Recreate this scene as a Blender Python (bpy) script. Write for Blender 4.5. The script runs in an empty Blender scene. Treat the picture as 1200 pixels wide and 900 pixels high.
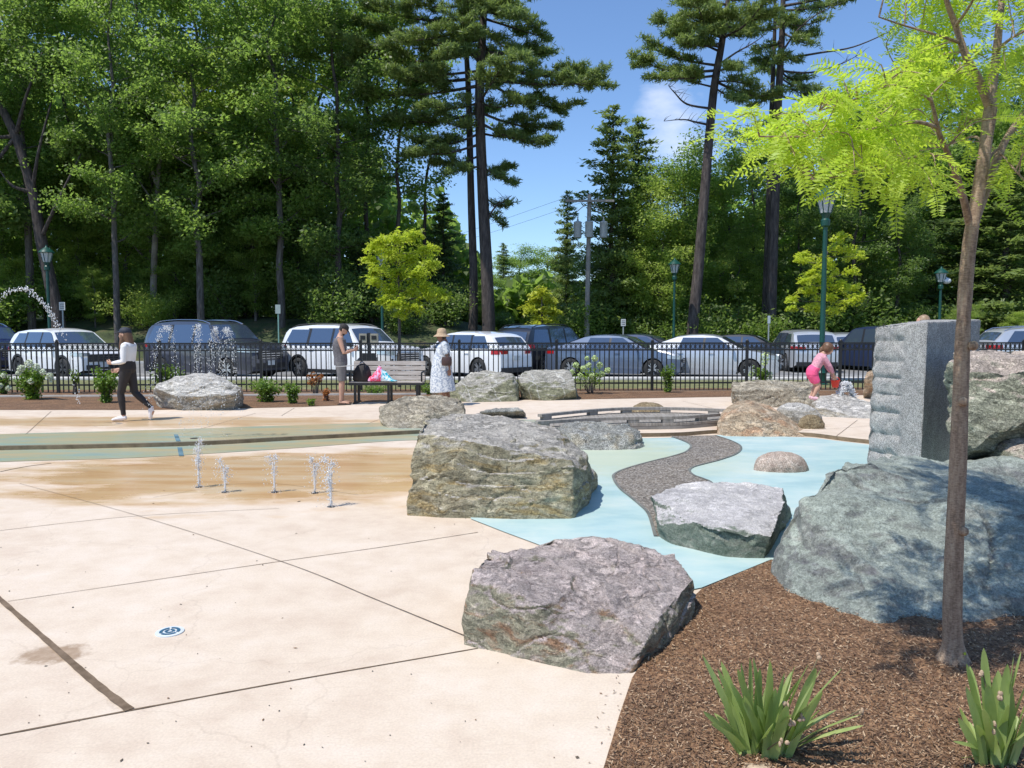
import bpy, bmesh, math, random
import numpy as np
from mathutils import Vector, Matrix, noise
R = math.radians
rnd = random.Random(7)
scene = bpy.context.scene
col = scene.collection
CAMZ = 1.6
TH = math.atan(62.5/900)
CT, ST = math.cos(TH), math.sin(TH)
TZ = 0.06            # level of the upper terrace

# ---------- where things stand: surveying helpers (metres, camera over the origin) ----------
def ray(px, py):
    a = (px-600)/900; b = (450-py)/900
    return Vector((a, CT + b*ST, -ST + b*CT))
def g(px, py, z=0.0):
    r = ray(px, py); t = (z-CAMZ)/r.z
    return Vector((r.x*t, r.y*t, z))
def d(px, py, Y):
    r = ray(px, py); t = Y/r.y
    return Vector((r.x*t, Y, CAMZ+r.z*t))
def w(px, Y, z=0.0):
    return Vector(((px-600)/900*(Y*CT+(CAMZ-z)*ST), Y, z))

# ---------- mesh collecting ----------
class MB:
    def __init__(s): s.v=[]; s.f=[]; s.m=[]
    def face(s, idx, m=0): s.f.append(tuple(idx)); s.m.append(m)
    def add(s, vs, fs, m=0):
        o=len(s.v); s.v += [tuple(v) for v in vs]
        for f in fs: s.face([i+o for i in f], m)
    def box(s, c, size, m=0, rz=0, rot=None):
        x,y,z=[k/2 for k in size]
        M = rot if rot is not None else Matrix.Rotation(rz,3,'Z')
        vs=[Vector(c)+M@Vector(p) for p in ((-x,-y,-z),(x,-y,-z),(x,y,-z),(-x,y,-z),(-x,-y,z),(x,-y,z),(x,y,z),(-x,y,z))]
        s.add(vs,[(0,3,2,1),(4,5,6,7),(0,1,5,4),(1,2,6,5),(2,3,7,6),(3,0,4,7)],m)
    def loft(s, pts, side=(0,1,0), n=10, m=0, cap=True):
        """pts: (pos, a, b): rings of half-widths a (along side) and b"""
        P=[Vector(p[0]) for p in pts]; rings=[]
        o=len(s.v)
        for i,p in enumerate(P):
            t=(P[min(i+1,len(P)-1)]-P[max(i-1,0)])
            t = t.normalized() if t.length>1e-9 else Vector((0,0,1))
            sd=Vector(side); sd=sd-t*sd.dot(t)
            if sd.length<1e-3: sd=t.orthogonal()
            sd.normalize(); u=t.cross(sd)
            a,b=pts[i][1],(pts[i][2] if len(pts[i])>2 else pts[i][1])
            for k in range(n):
                an=2*math.pi*k/n
                s.v.append(tuple(p+sd*(a*math.cos(an))+u*(b*math.sin(an))))
        for i in range(len(P)-1):
            for k in range(n):
                k2=(k+1)%n
                s.face((o+i*n+k,o+i*n+k2,o+(i+1)*n+k2,o+(i+1)*n+k),m)
        if cap:
            s.face(tuple(o+k for k in reversed(range(n))),m)
            s.face(tuple(o+(len(P)-1)*n+k for k in range(n)),m)
    def tube(s, pts, r0, r1=None, n=8, m=0):
        r1=r0 if r1 is None else r1; L=len(pts)-1
        s.loft([(p, r0+(r1-r0)*i/max(L,1)) for i,p in enumerate(pts)],n=n,m=m)
    def lathe(s, prof, c=(0,0,0), n=20, m=0, axis='Z', cap=True):
        o=len(s.v); c=Vector(c)
        for r,z in prof:
            for k in range(n):
                an=2*math.pi*k/n; q=Vector((r*math.cos(an),r*math.sin(an),z))
                if axis=='Y': q=Vector((q.x,q.z,q.y))
                s.v.append(tuple(c+q))
        for i in range(len(prof)-1):
            for k in range(n):
                k2=(k+1)%n; s.face((o+i*n+k,o+i*n+k2,o+(i+1)*n+k2,o+(i+1)*n+k),m)
        if not cap: return
        s.face(tuple(o+k for k in reversed(range(n))),m)
        s.face(tuple(o+(len(prof)-1)*n+k for k in range(n)),m)
    def ball(s, c, r, n=8, m=0):
        rx,ry,rz=(r,r,r) if not hasattr(r,'__len__') else r
        pts=[]
        for i in range(n+1):
            a=-math.pi/2+math.pi*i/n; pts.append((Vector(c)+Vector((0,0,rz*math.sin(a)*.999)), max(ry*math.cos(a),1e-3), max(rx*math.cos(a),1e-3)))
        s.loft(pts,n=n*2 if n<8 else 14,m=m)
    def build(s, name, mats, parent=None, loc=None, smooth=None, rz=0):
        me=bpy.data.meshes.new(name); me.from_pydata(s.v,[],s.f)
        mats = mats if isinstance(mats,(list,tuple)) else [mats]
        for k in mats: me.materials.append(k)
        if len(mats)>1: me.polygons.foreach_set('material_index', s.m)
        return link(name, me, parent, loc, smooth, rz)
def link(name, me, parent=None, loc=None, smooth=None, rz=0):
    o=bpy.data.objects.new(name, me); col.objects.link(o)
    if parent: o.parent=parent
    if loc is not None: o.location=loc
    o.rotation_euler[2]=rz
    if smooth is not None:
        me.shade_smooth()
        if smooth<180: me.set_sharp_from_angle(angle=R(smooth))
    return o
def thing(name, label, cat, loc=(0,0,0), rz=0, group=None):
    o=bpy.data.objects.new(name,None); col.objects.link(o); o.location=loc; o.rotation_euler=(0,0,rz)
    o.empty_display_size=.2
    return tag(o,label,cat,group)
def tag(o, label=None, cat=None, group=None, kind=None):
    if label: o['label']=label
    if cat: o['category']=cat
    if group: o['group']=group
    if kind: o['kind']=kind
    return o
def copy_tree(src, loc, rz=0, label=None, sc=None, parent=None):
    r=src.copy(); col.objects.link(r)
    if parent is None:
        r.location=loc; r.rotation_euler=(0,0,rz)
        if sc: r.scale=(sc if hasattr(sc,'__len__') else (sc,sc,sc))
        if label: r['label']=label
    else: r.parent=parent
    for ch in list(src.children): copy_tree(ch,None,parent=r)
    return r
def poly_sheet(name, pts, z, m, parent=None, thick=0):
    bm=bmesh.new(); vs=[bm.verts.new((p[0],p[1],z)) for p in pts]
    f=bm.faces.new(vs); f.normal_update()
    if f.normal.z<0 or sum((vs[i-1].co.x*vs[i].co.y-vs[i].co.x*vs[i-1].co.y) for i in range(len(vs)))<0: f.normal_flip()
    bm.normal_update()
    bmesh.ops.triangulate(bm,faces=[f],ngon_method='EAR_CLIP')
    if thick:
        r=bmesh.ops.extrude_face_region(bm,geom=bm.faces[:])
        for q in r['geom']:
            if isinstance(q,bmesh.types.BMVert): q.co.z+=thick
        bmesh.ops.recalc_face_normals(bm,faces=bm.faces)
    me=bpy.data.meshes.new(name); bm.to_mesh(me); bm.free()
    for k in (m if isinstance(m,(list,tuple)) else [m]): me.materials.append(k)
    o=link(name,me,parent); return o
def curve(pts, n=8):
    """Catmull-Rom through points"""
    P=[Vector(p) for p in pts]; out=[]
    for i in range(len(P)-1):
        a=P[max(i-1,0)];b=P[i];c=P[i+1];e=P[min(i+2,len(P)-1)]
        for k in range(n):
            t=k/n
            out.append(.5*((2*b)+(c-a)*t+(2*a-5*b+4*c-e)*t*t+(3*b-a-3*c+e)*t**3))
    out.append(P[-1]); return out

# ---------- materials ----------
class NT:
    def __init__(s,name):
        s.mat=bpy.data.materials.new(name); s.mat.use_nodes=True; s.t=s.mat.node_tree
        s.b=s.t.nodes['Principled BSDF']; s.out=s.t.nodes['Material Output']
        s.tc=s.n('ShaderNodeTexCoord'); s.co=s.tc.outputs['Object']
    def n(s,ty,**k):
        x=s.t.nodes.new(ty)
        for a,b in k.items(): setattr(x,a,b)
        return x
    def L(s,a,b): s.t.links.new(a,b)
    def set(s,sock,v):
        if hasattr(v,'is_linked') : s.L(v,sock)
        elif hasattr(v,'__len__') and len(v)==3 and sock.type=='RGBA': sock.default_value=(*v,1)
        else: sock.default_value=v
    def noise(s,scale,detail=4,rough=.5,vec=None,dist=0):
        x=s.n('ShaderNodeTexNoise'); x.inputs['Scale'].default_value=scale; x.inputs['Detail'].default_value=detail
        x.inputs['Roughness'].default_value=rough; x.inputs['Distortion'].default_value=dist
        s.L(vec or s.co,x.inputs['Vector']); return x.outputs['Fac']
    def voro(s,scale,vec=None,feature='F1',out='Distance'):
        x=s.n('ShaderNodeTexVoronoi',feature=feature); x.inputs['Scale'].default_value=scale
        s.L(vec or s.co,x.inputs['Vector']); return x.outputs[out]
    def map(s,vec=None,scale=(1,1,1),rot=(0,0,0),loc=(0,0,0)):
        x=s.n('ShaderNodeMapping'); x.inputs['Scale'].default_value=scale; x.inputs['Rotation'].default_value=rot; x.inputs['Location'].default_value=loc
        s.L(vec or s.co,x.inputs['Vector']); return x.outputs[0]
    def ramp(s,fac,stops):
        x=s.n('ShaderNodeValToRGB'); e=x.color_ramp.elements
        while len(e)<len(stops): e.new(.5)
        for i,(p,c) in enumerate(stops):
            e[i].position=p; e[i].color=(*c,1) if hasattr(c,'__len__') else (c,c,c,1)
        s.L(fac,x.inputs[0]); return x.outputs[0]
    def mix(s,f,a,b,mode='MIX'):
        x=s.n('ShaderNodeMix',data_type='RGBA',blend_type=mode)
        s.set(x.inputs[0],f); s.set(x.inputs[6],a); s.set(x.inputs[7],b); return x.outputs[2]
    def math(s,op,a,b=0,c=0):
        x=s.n('ShaderNodeMath',operation=op); s.set(x.inputs[0],a); s.set(x.inputs[1],b); s.set(x.inputs[2],c); return x.outputs[0]
    def bump(s,h,strength=.5,dist=.01,prev=None):
        x=s.n('ShaderNodeBump'); x.inputs['Strength'].default_value=strength; x.inputs['Distance'].default_value=dist
        s.L(h,x.inputs['Height'])
        if prev: s.L(prev,x.inputs['Normal'])
        s.L(x.outputs[0],s.b.inputs['Normal']); return x.outputs[0]
    def col(s,c): s.set(s.b.inputs['Base Color'],c); return s
    def rough(s,v): s.set(s.b.inputs['Roughness'],v); return s
    def p(s,k,v): s.set(s.b.inputs[k],v); return s
def simple(name,c,rough=.6,metal=0,var=.15,scale=8,bump=0,coat=0):
    m=NT(name); c=tuple(c)
    f=m.noise(scale,5,.6)
    lo=tuple(max(0,k*(1-var)) for k in c); hi=tuple(min(1,k*(1+var)) for k in c)
    m.col(m.ramp(f,[(.3,lo),(.7,hi)])); m.rough(rough); m.p('Metallic',metal)
    if coat: m.p('Coat Weight',coat); m.p('Coat Roughness',.03)
    if bump: m.bump(f,bump,.01)
    return m.mat
MT={}
def leafmat(name,c,tr,var=.35,trans=.35,nscale=.5):
    m=NT(name)
    oi=m.n('ShaderNodeObjectInfo'); geo=m.n('ShaderNodeNewGeometry')
    f=m.noise(nscale,3,.6,geo.outputs['Position'])
    rr=m.math('MULTIPLY_ADD',oi.outputs['Random'],.35,m.math('MULTIPLY',f,.65))
    lo=(c[0]*(1-var)*.9,c[1]*(1-var),c[2]*(1-var*.5)); hi=(c[0]*(1+var*1.5),c[1]*(1+var),c[2]*(1+var*.3))
    cc=m.ramp(rr,[(.3,lo),(.7,hi)])
    w_=m.n('ShaderNodeTexWhiteNoise',noise_dimensions='3D'); sc=m.n('ShaderNodeVectorMath',operation='SNAP')
    m.L(geo.outputs['Position'],sc.inputs[0]); sc.inputs[1].default_value=(.35,.35,.35); m.L(sc.outputs[0],w_.inputs['Vector'])
    cc=m.mix(.3,cc,m.mix(m.math('MULTIPLY',w_.outputs['Value'],.9),lo,hi))
    m.col(cc); m.rough(.45); m.p('Specular IOR Level',.35)
    tb=m.n('ShaderNodeBsdfTranslucent'); m.set(tb.inputs['Color'],tr)
    mx=m.n('ShaderNodeMixShader'); mx.inputs[0].default_value=trans
    m.L(m.b.outputs[0],mx.inputs[1]); m.L(tb.outputs[0],mx.inputs[2]); m.L(mx.outputs[0],m.out.inputs['Surface'])
    return m.mat
def rockmat(name, cols, streak=(1,1,6), rot=(0,0,0), scale=3, stain=None, stain_amt=.4, speck=.25, bump=.6, vein=0, tops=None, fine=1.0, strata=1.0, tlim=.55):
    m=NT(name)
    wv=m.n('ShaderNodeVectorMath',operation='MULTIPLY_ADD')
    nz=m.n('ShaderNodeTexNoise'); nz.inputs['Scale'].default_value=2.2; nz.inputs['Detail'].default_value=3; m.L(m.co,nz.inputs['Vector'])
    m.L(nz.outputs['Color'],wv.inputs[0]); wv.inputs[1].default_value=(.25,.25,.25); m.L(m.co,wv.inputs[2])
    sv=m.map(wv.outputs[0],streak,rot)
    s1=m.noise(scale,9,.68,sv); big=m.noise(1.3*scale/3,5,.6); mid=m.noise(scale*6,7,.7,dist=.4)
    c=m.ramp(m.mix(.45,s1,mid),[(.36,cols[0]),(.5,cols[1]),(.64,cols[2])])
    if stain:
        c=m.mix(m.ramp(m.noise(scale*.8,6,.65,sv),[(.5,0),(.62,stain_amt)]),c,stain)
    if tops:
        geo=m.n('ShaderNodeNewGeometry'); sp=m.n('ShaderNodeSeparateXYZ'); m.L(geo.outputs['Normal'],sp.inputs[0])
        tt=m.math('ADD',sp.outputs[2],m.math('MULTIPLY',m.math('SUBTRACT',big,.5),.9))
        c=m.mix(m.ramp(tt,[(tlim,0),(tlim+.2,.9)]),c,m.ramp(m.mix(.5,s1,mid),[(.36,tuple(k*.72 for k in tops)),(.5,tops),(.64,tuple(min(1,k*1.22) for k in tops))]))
    if vein:
        v=m.voro(scale*.55,wv.outputs[0],'DISTANCE_TO_EDGE'); c=m.mix(m.ramp(v,[(.0,vein),(.025,0)]),c,(.62,.62,.58))
    sk=m.voro(scale*38*fine,None,'F1','Color'); bw=m.n('ShaderNodeRGBToBW'); m.L(sk,bw.inputs[0])
    c=m.mix(speck,c,m.mix(1,c,m.ramp(bw.outputs[0],[(.2,.25),(.5,1),(.85,2.2)]),'MULTIPLY'))
    crk=m.ramp(m.noise(scale*1.1,8,.75,sv),[(.488,1),(.5,.3),(.512,1)])
    st2=m.noise(scale*2.2,10,.74,sv); gr=m.noise(scale*22*fine,8,.75); pat=m.noise(scale*.45,5,.6,wv.outputs[0])
    c=m.mix(.75*strata+.1,c,m.mix(1,c,m.ramp(st2,[(.36,.58),(.5,1),(.64,1.45)]),'MULTIPLY'))
    c=m.mix(.8,c,m.mix(1,c,m.ramp(gr,[(.34,.5),(.5,1),(.66,1.55)]),'MULTIPLY'))
    c=m.mix(m.ramp(pat,[(.5,0),(.62,.5)]),c,m.mix(1,c,(1.25,1.25,1.2),'MULTIPLY'))
    c=m.mix(.6*strata,c,m.mix(1,c,crk,'MULTIPLY'))
    m.col(c); m.rough(.8); m.p('Specular IOR Level',.3)
    vb=m.n('ShaderNodeRGBToBW'); m.L(m.voro(scale*2.6,sv,'F1','Color'),vb.inputs[0])
    b=m.bump(m.mix(.5,s1,st2),bump,.035); b=m.bump(vb.outputs[0],.35*bump,.010,b); b=m.bump(gr,bump*.9,.012,b); b=m.bump(crk,.8*strata,.012,b)
    return m.mat
# ================= world, sun, camera =================
SUN=Vector((-.38,-.26,.90)).normalized()
el=math.asin(SUN.z); az=math.atan2(SUN.x,SUN.y)
wd=bpy.data.worlds.new('World'); scene.world=wd; wd.use_nodes=True
t=wd.node_tree; bg=t.nodes['Background']
sky=t.nodes.new('ShaderNodeTexSky'); sky.sky_type='NISHITA'; sky.sun_disc=False; sky.sun_elevation=el; sky.sun_rotation=az
sky.air_density=1.0; sky.dust_density=.25; sky.ozone_density=1.8; sky.altitude=60
tc=t.nodes.new('ShaderNodeTexCoord')
def wn(ty,**k):
    x=t.nodes.new(ty)
    for a,b in k.items(): setattr(x,a,b)
    return x
cd=ray(790,150).normalized()
dist=wn('ShaderNodeVectorMath',operation='DISTANCE'); t.links.new(tc.outputs['Generated'],dist.inputs[0]); dist.inputs[1].default_value=cd
mp=wn('ShaderNodeMapping'); mp.inputs['Scale'].default_value=(1,1,2.2); t.links.new(tc.outputs['Generated'],mp.inputs[0])
cn=wn('ShaderNodeTexNoise'); cn.inputs['Scale'].default_value=7; cn.inputs['Detail'].default_value=8; cn.inputs['Roughness'].default_value=.55; t.links.new(mp.outputs[0],cn.inputs['Vector'])
m1=wn('ShaderNodeMapRange'); t.links.new(dist.outputs['Value'],m1.inputs[0]); m1.inputs[1].default_value=.10; m1.inputs[2].default_value=.0; m1.inputs[3].default_value=-.22; m1.inputs[4].default_value=.2
ad=wn('ShaderNodeMath',operation='ADD'); t.links.new(cn.outputs['Fac'],ad.inputs[0]); t.links.new(m1.outputs[0],ad.inputs[1])
m2=wn('ShaderNodeMapRange'); t.links.new(ad.outputs[0],m2.inputs[0]); m2.inputs[1].default_value=.52; m2.inputs[2].default_value=.75; m2.inputs[4].default_value=.5
mx=wn('ShaderNodeMix',data_type='RGBA'); t.links.new(m2.outputs[0],mx.inputs[0]); tint=wn('ShaderNodeMix',data_type='RGBA',blend_type='MULTIPLY'); tint.inputs[0].default_value=1; t.links.new(sky.outputs[0],tint.inputs[6]); tint.inputs[7].default_value=(.84,.98,1.16,1); t.links.new(tint.outputs[2],mx.inputs[6]); mx.inputs[7].default_value=(7.6,7.8,8.4,1)
t.links.new(mx.outputs[2],bg.inputs[0]); bg.inputs[1].default_value=.14
sl=bpy.data.lights.new('sun','SUN'); sl.energy=4.3; sl.angle=R(.53); sl.color=(1,.955,.88)
so=bpy.data.objects.new('sun',sl); col.objects.link(so); so.rotation_euler=(-SUN).to_track_quat('-Z','Y').to_euler()
cam=bpy.data.cameras.new('camera'); cam.lens=27; cam.sensor_width=36; cam.clip_end=2000; cam.clip_start=.05
co=bpy.data.objects.new('camera',cam); col.objects.link(co); co.location=(0,0,CAMZ); co.rotation_euler=(R(90)-TH,0,0); scene.camera=co
scene.view_settings.view_transform='Standard'; scene.view_settings.look='None'; scene.view_settings.exposure=.2; scene.view_settings.gamma=1
scene.cycles.max_bounces=6; scene.cycles.diffuse_bounces=3; scene.cycles.glossy_bounces=3; scene.cycles.transmission_bounces=6; scene.cycles.transparent_max_bounces=6
scene.cycles.use_denoising=True; scene.cycles.caustics_reflective=False; scene.cycles.caustics_refractive=False

# ================= ground =================
def sst(a,b,x):
    t_=min(1,max(0,(x-a)/(b-a))); return t_*t_*(3-2*t_)
def bank(x,y):
    h=sst(6,-6,x)*2.4*sst(37,46,y)+sst(44,140,y)*2.0
    return -.03+h+ (noise.noise(Vector((x*.15,y*.15,0)))*.25*sst(37,42,y))
def build_ground():
    xs=[-400,-200,-120]+[-80+2*i for i in range(81)]+[120,200,400]
    ys=[-60,-20,0,10,20,30,34,36]+[37+1.5*i for i in range(30)]+[90,110,150,220,400,900]
    mb=MB(); nx=len(xs)
    for y in ys:
        for x in xs: mb.v.append((x,y,bank(x,y)))
    for j in range(len(ys)-1):
        for i in range(nx-1): mb.face((j*nx+i,j*nx+i+1,(j+1)*nx+i+1,(j+1)*nx+i))
    m=NT('ground_grass'); f=m.noise(.9,6,.65); h=m.noise(14,5,.7)
    c=m.ramp(f,[(.35,(.028,.042,.014)),(.5,(.055,.075,.024)),(.68,(.10,.08,.04))]); c=m.mix(.5,c,m.mix(1,c,m.ramp(h,[(.3,.3),(.7,1.6)]),'MULTIPLY'))
    m.col(c); m.rough(.9); m.bump(h,.7,.05)
    tag(mb.build('ground',m.mat,smooth=180),kind='structure')
build_ground()

def concrete(name,wetspots,dark=(),base=((.54,.43,.33),(.61,.505,.395),(.66,.56,.46))):
    m=NT(name)
    big=m.noise(.5,6,.6); mid=m.noise(4,6,.65); fine=m.noise(90,3,.6)
    c=m.ramp(m.mix(.5,big,mid),[(.35,base[0]),(.5,base[1]),(.66,base[2])])
    c=m.mix(.14,c,m.mix(1,c,m.ramp(fine,[(.3,.4),(.7,1.7)]),'MULTIPLY'))
    # streaky brushing and grime specks
    st=m.noise(5,5,.7,m.map(None,(1,9,1),(0,0,R(-12)))); c=m.mix(m.ramp(st,[(.55,0),(.75,.22)]),c,(.40,.30,.22))
    sp=m.voro(7); c=m.mix(m.ramp(sp,[(.0,.7),(.035,0)]),c,(.16,.10,.06))
    dirt=m.noise(1.1,5,.7); c=m.mix(m.ramp(dirt,[(.56,0),(.72,.3)]),c,(.44,.33,.24))
    wet=None
    for (cx,cy,rx,ry,st_) in wetspots:
        mp_=m.map(None,(1/rx,1/ry,0),(0,0,0),(-cx/rx,-cy/ry,0))
        ln=m.n('ShaderNodeVectorMath',operation='LENGTH'); m.L(mp_,ln.inputs[0])
        v=m.math('ADD',ln.outputs['Value'],m.math('MULTIPLY',m.math('SUBTRACT',m.noise(1.5,5,.6,m.map(None,(.6,1.5,1))),.5),1.5))
        x=m.ramp(v,[(.62,st_),(1.0,0)])
        wet = x if wet is None else m.math('MAXIMUM',wet,x)
    if wet is not None:
        wc=m.ramp(m.noise(1.6,6,.6,m.map(None,(.5,2,1))),[(.35,(.52,.31,.14)),(.5,(.60,.40,.21)),(.65,(.63,.48,.31))])
        c=m.mix(wet,c,wc)
        m.rough(m.math('MULTIPLY_ADD',wet,-.60,.78)); m.p('Specular IOR Level',.6)
    else: m.rough(.78)
    for (cx,cy,rx,ry,st_) in dark:
        mp_=m.map(None,(1/rx,1/ry,0),(0,0,0),(-cx/rx,-cy/ry,0)); ln=m.n('ShaderNodeVectorMath',operation='LENGTH'); m.L(mp_,ln.inputs[0])
        v=m.math('ADD',ln.outputs['Value'],m.math('MULTIPLY',m.math('SUBTRACT',m.noise(9,6,.7),.5),1.6)); c=m.mix(m.ramp(v,[(.6,st_),(.95,0)]),c,m.ramp(m.noise(14,6,.7),[(.35,(.25,.16,.09)),(.65,(.40,.29,.20))]))
    ck=m.voro(.55,m.map(None,(1,1,1)),'DISTANCE_TO_EDGE'); wv_=m.n('ShaderNodeVectorMath',operation='MULTIPLY_ADD'); nz=m.n('ShaderNodeTexNoise'); nz.inputs['Scale'].default_value=2.5; nz.inputs['Detail'].default_value=6; m.L(m.co,nz.inputs['Vector']); m.L(nz.outputs['Color'],wv_.inputs[0]); wv_.inputs[1].default_value=(.5,.5,.5); m.L(m.co,wv_.inputs[2])
    ck=m.voro(.42,wv_.outputs[0],'DISTANCE_TO_EDGE'); c=m.mix(m.ramp(ck,[(0,.2),(.002,0)]),c,(.30,.23,.17))
    m.col(c); m.bump(m.mix(.5,fine,mid),.25,.004)
    return m
W1=g(300,556); W2=g(160,494,TZ); W3=g(60,768); W4=g(450,545)
M_plaza=concrete('plaza_concrete',[(W1.x,W1.y,3.5,1.75,.95),(W4.x,W4.y,1.7,1.4,.9)],dark=[(W3.x,W3.y+.02,.20,.13,.9)]).mat
M_terr=concrete('terrace_concrete',[(W2.x,W2.y,5.5,.95,.8)]).mat
def flat(name,c1,c2,sc=3,rough=.7): 
    m=NT(name); f=m.noise(sc,7,.65); m.col(m.ramp(f,[(.35,c1),(.65,c2)])); m.rough(rough); m.bump(m.noise(sc*20,4,.6),.3,.004); return m.mat
M_joint=flat('joint',(.10,.065,.035),(.20,.14,.09),9,.85)
M_riser=flat('riser',(.13,.095,.055),(.24,.18,.11),5,.6)
# terrace edge (px), lower foot of the step
edge_px=[(-260,536),(-100,532),(0,528),(100,526),(229,522.5),(350,516),(483,509),(560,505),(640,508),(700,512),(760,512),(800,511),(845,508),(900,510),(951,512),(1017,520),(1200,535),(1500,560)]
edge=[g(*p) for p in edge_px]
edge_c=curve(edge,6)
FENCE_A=w(-420,18.4,TZ); FENCE_B=w(1500,20.6,TZ)
# lower plaza
pz=[(-22,-3),(6,-3),(9,4)]+[(p.x,p.y+.25) for p in reversed(edge_c)]+[(-22,edge_c[0].y)]
def plaza():
    o=poly_sheet('plaza',pz,0,[M_plaza,M_joint]); tag(o,kind='structure')
    mb=MB()
    def jl(pts,w0,w1,z=.003):
        P=[g(*p) for p in pts]; P=curve(P,10)
        n=len(P)-1
        vs=[];fs=[]
        for i,p in enumerate(P):
            t_=(P[min(i+1,n)]-P[max(i-1,0)]).normalized(); q=Vector((-t_.y,t_.x,0)); ww=(w0+(w1-w0)*i/n)/2*(1+.35*noise.noise(p*9))
            vs+= [p+q*ww+Vector((0,0,z)),p-q*ww+Vector((0,0,z))]
        for i in range(n): fs.append((2*i,2*i+1,2*i+3,2*i+2))
        mb.add(vs,fs)
    jl([(-60,872),(0,862),(152,833),(330,800),(480,774),(560,760)],.014,.007)
    jl([(-30,675),(0,703),(60,756),(110,800),(152,833)],.024,.038,.006)
    jl([(23,567),(159,604),(331,659),(440,703),(545,746)],.004,.007,.006)
    jl([(-60,630),(0,622),(159,605),(327,596)],.008,.005)
    jl([(9,705),(160,683),(322,659),(450,641),(560,624)],.005,.008)
    jl([(0,553),(30,547),(60,543)],.02,.02)
    jl([(180,583),(300,566),(420,580)],.004,.004)
    tag(mb.build('plaza_joints',M_joint),kind='structure')
plaza()
# upper terrace as a slab with a visible riser
ter=[(p.x,p.y) for p in edge_c]+[(24,20),(24,24.2),(-30,24.2),(-30,edge_c[0].y)]
to=poly_sheet('terrace',ter,-.05,[M_terr,M_riser],thick=TZ+.05); tag(to,kind='structure')
for p in to.data.polygons:
    if abs(p.normal.z)<.5: p.material_index=1
def jt():
    mb=MB()
    for a,b in [((216,508),(300,484)),((430,497),(470,481)),((620,505),(720,482)),((30,509),(60,482)),((880,489),(800,470)),((970,500),(880,480)),((980,511),(1005,492)),((940,505),(1020,499)),((330,487),(345,478))]:
        A=g(*a,TZ+.004);B=g(*b,TZ+.004); q=(B-A).normalized(); q=Vector((-q.y,q.x,0))*.004
        mb.add([A+q,A-q,B-q,B+q],[(0,1,2,3)])
    tag(mb.build('terrace_joints',M_joint),kind='structure')
jt()
# painted stream bands
tm=NT('stream_paint'); f=tm.noise(1.6,7,.65,tm.map(None,(.45,2.2,1),(0,0,R(8))))
f2=tm.noise(.9,5,.6,tm.map(None,(.6,1.6,1),(0,0,0),(5,3,0)))
c=tm.ramp(f,[(.34,(.27,.37,.34)),(.45,(.32,.40,.32)),(.54,(.38,.38,.24)),(.66,(.48,.39,.25))]); c=tm.mix(tm.ramp(f2,[(.44,0),(.62,.8)]),c,(.50,.39,.22))
tm.col(c); tm.rough(.3); M_teal=tm.mat
up_far=[(-260,518),(-100,514),(0,509),(167,504.5),(300,500),(442,495.5),(520,492),(640,492)]
near_idx=[p for p in edge if True][:9]
near=curve(near_idx,6)
pts=[(p.x,p.y+.012) for p in near]+[(p.x,p.y) for p in reversed(curve([g(*q,TZ) for q in up_far],6))]
tag(poly_sheet('stream_band',pts,TZ+.004,M_teal),kind='structure')
low=[(-260,553),(-100,547),(0,541.5),(125,538),(208,534),(350,525),(483,516),(560,520)]
pts=[(p.x,p.y-.003) for p in near]+[(p.x,p.y) for p in reversed(curve([g(*q) for q in low],6))]
tag(poly_sheet('stream_band',pts,.004,M_teal),kind='structure')
# blue inlay strip crossing the stream
mb=MB()
for (a,b,z) in [((206,509),(209,517),TZ+.008),((210.5,524),(212.5,534),.008)]:
    A=g(*a,z);B=g(*b,z); q=Vector((.032,0,0)); mb.add([A-q,A+q,B+q,B-q],[(0,3,2,1)])
tag(mb.build('inlay_strip',flat('inlay_blue',(.06,.12,.15),(.14,.24,.28))),kind='structure')
# blue pool floor
bm_=NT('pool_paint'); f=bm_.noise(1.1,7,.65,bm_.map(None,(.8,1.5,1))); f3=bm_.noise(2.5,7,.7,bm_.map(None,(1,1.6,1),(0,0,.3),(3,1,0)))
c=bm_.ramp(f,[(.36,(.33,.49,.50)),(.5,(.42,.565,.555)),(.66,(.54,.63,.59))])
g0=g(720,535); ln=bm_.n('ShaderNodeVectorMath',operation='LENGTH'); bm_.L(bm_.map(None,(1/2.0,1/2.2,0),(0,0,0),(-g0.x/2.0,-g0.y/2.2,0)),ln.inputs[0])
c=bm_.mix(bm_.ramp(bm_.math('ADD',ln.outputs['Value'],bm_.math('SUBTRACT',f3,.5)),[(.3,.75),(1.0,0)]),c,(.50,.53,.36))
c=bm_.mix(bm_.ramp(f3,[(.55,0),(.72,.45)]),c,(.56,.62,.56))
spk=bm_.voro(9); c=bm_.mix(bm_.ramp(spk,[(0,.6),(.03,0)]),c,(.12,.16,.15))
bm_.col(c); bm_.rough(.42); M_blue=bm_.mat
blue_px=[(552,609),(590,624),(660,650),(770,700),(822,690),(903,657),(1000,660),(1130,600),(1200,560),(1100,530),(1017,521.5),(951,513.5),(900,511.5),(845,510),(800,513),(760,514),(700,514),(640,510),(560,519),(530,535),(530,560),(545,590)]
tag(poly_sheet('pool_floor',[g(*p) for p in blue_px],.008,M_blue),kind='structure')
gm=NT('river_gravel'); v=gm.voro(55,None,'F1','Color'); bw=gm.n('ShaderNodeRGBToBW'); gm.L(v,bw.inputs[0])
gm.col(gm.mix(.75,gm.ramp(gm.noise(1.4,5,.6),[(.35,(.15,.125,.095)),(.65,(.25,.19,.12))]),gm.ramp(bw.outputs[0],[(.15,(.05,.045,.04)),(.5,(.2,.17,.14)),(.85,(.42,.39,.35))]))); gm.rough(.6); gm.bump(gm.voro(55),.8,.01)
lft=[(786,512),(808,521),(806,529),(790,535),(766,541),(737,549),(721,556),(719,562),(726,573),(738,583),(750,593),(760,604),(768,630)]
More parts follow.
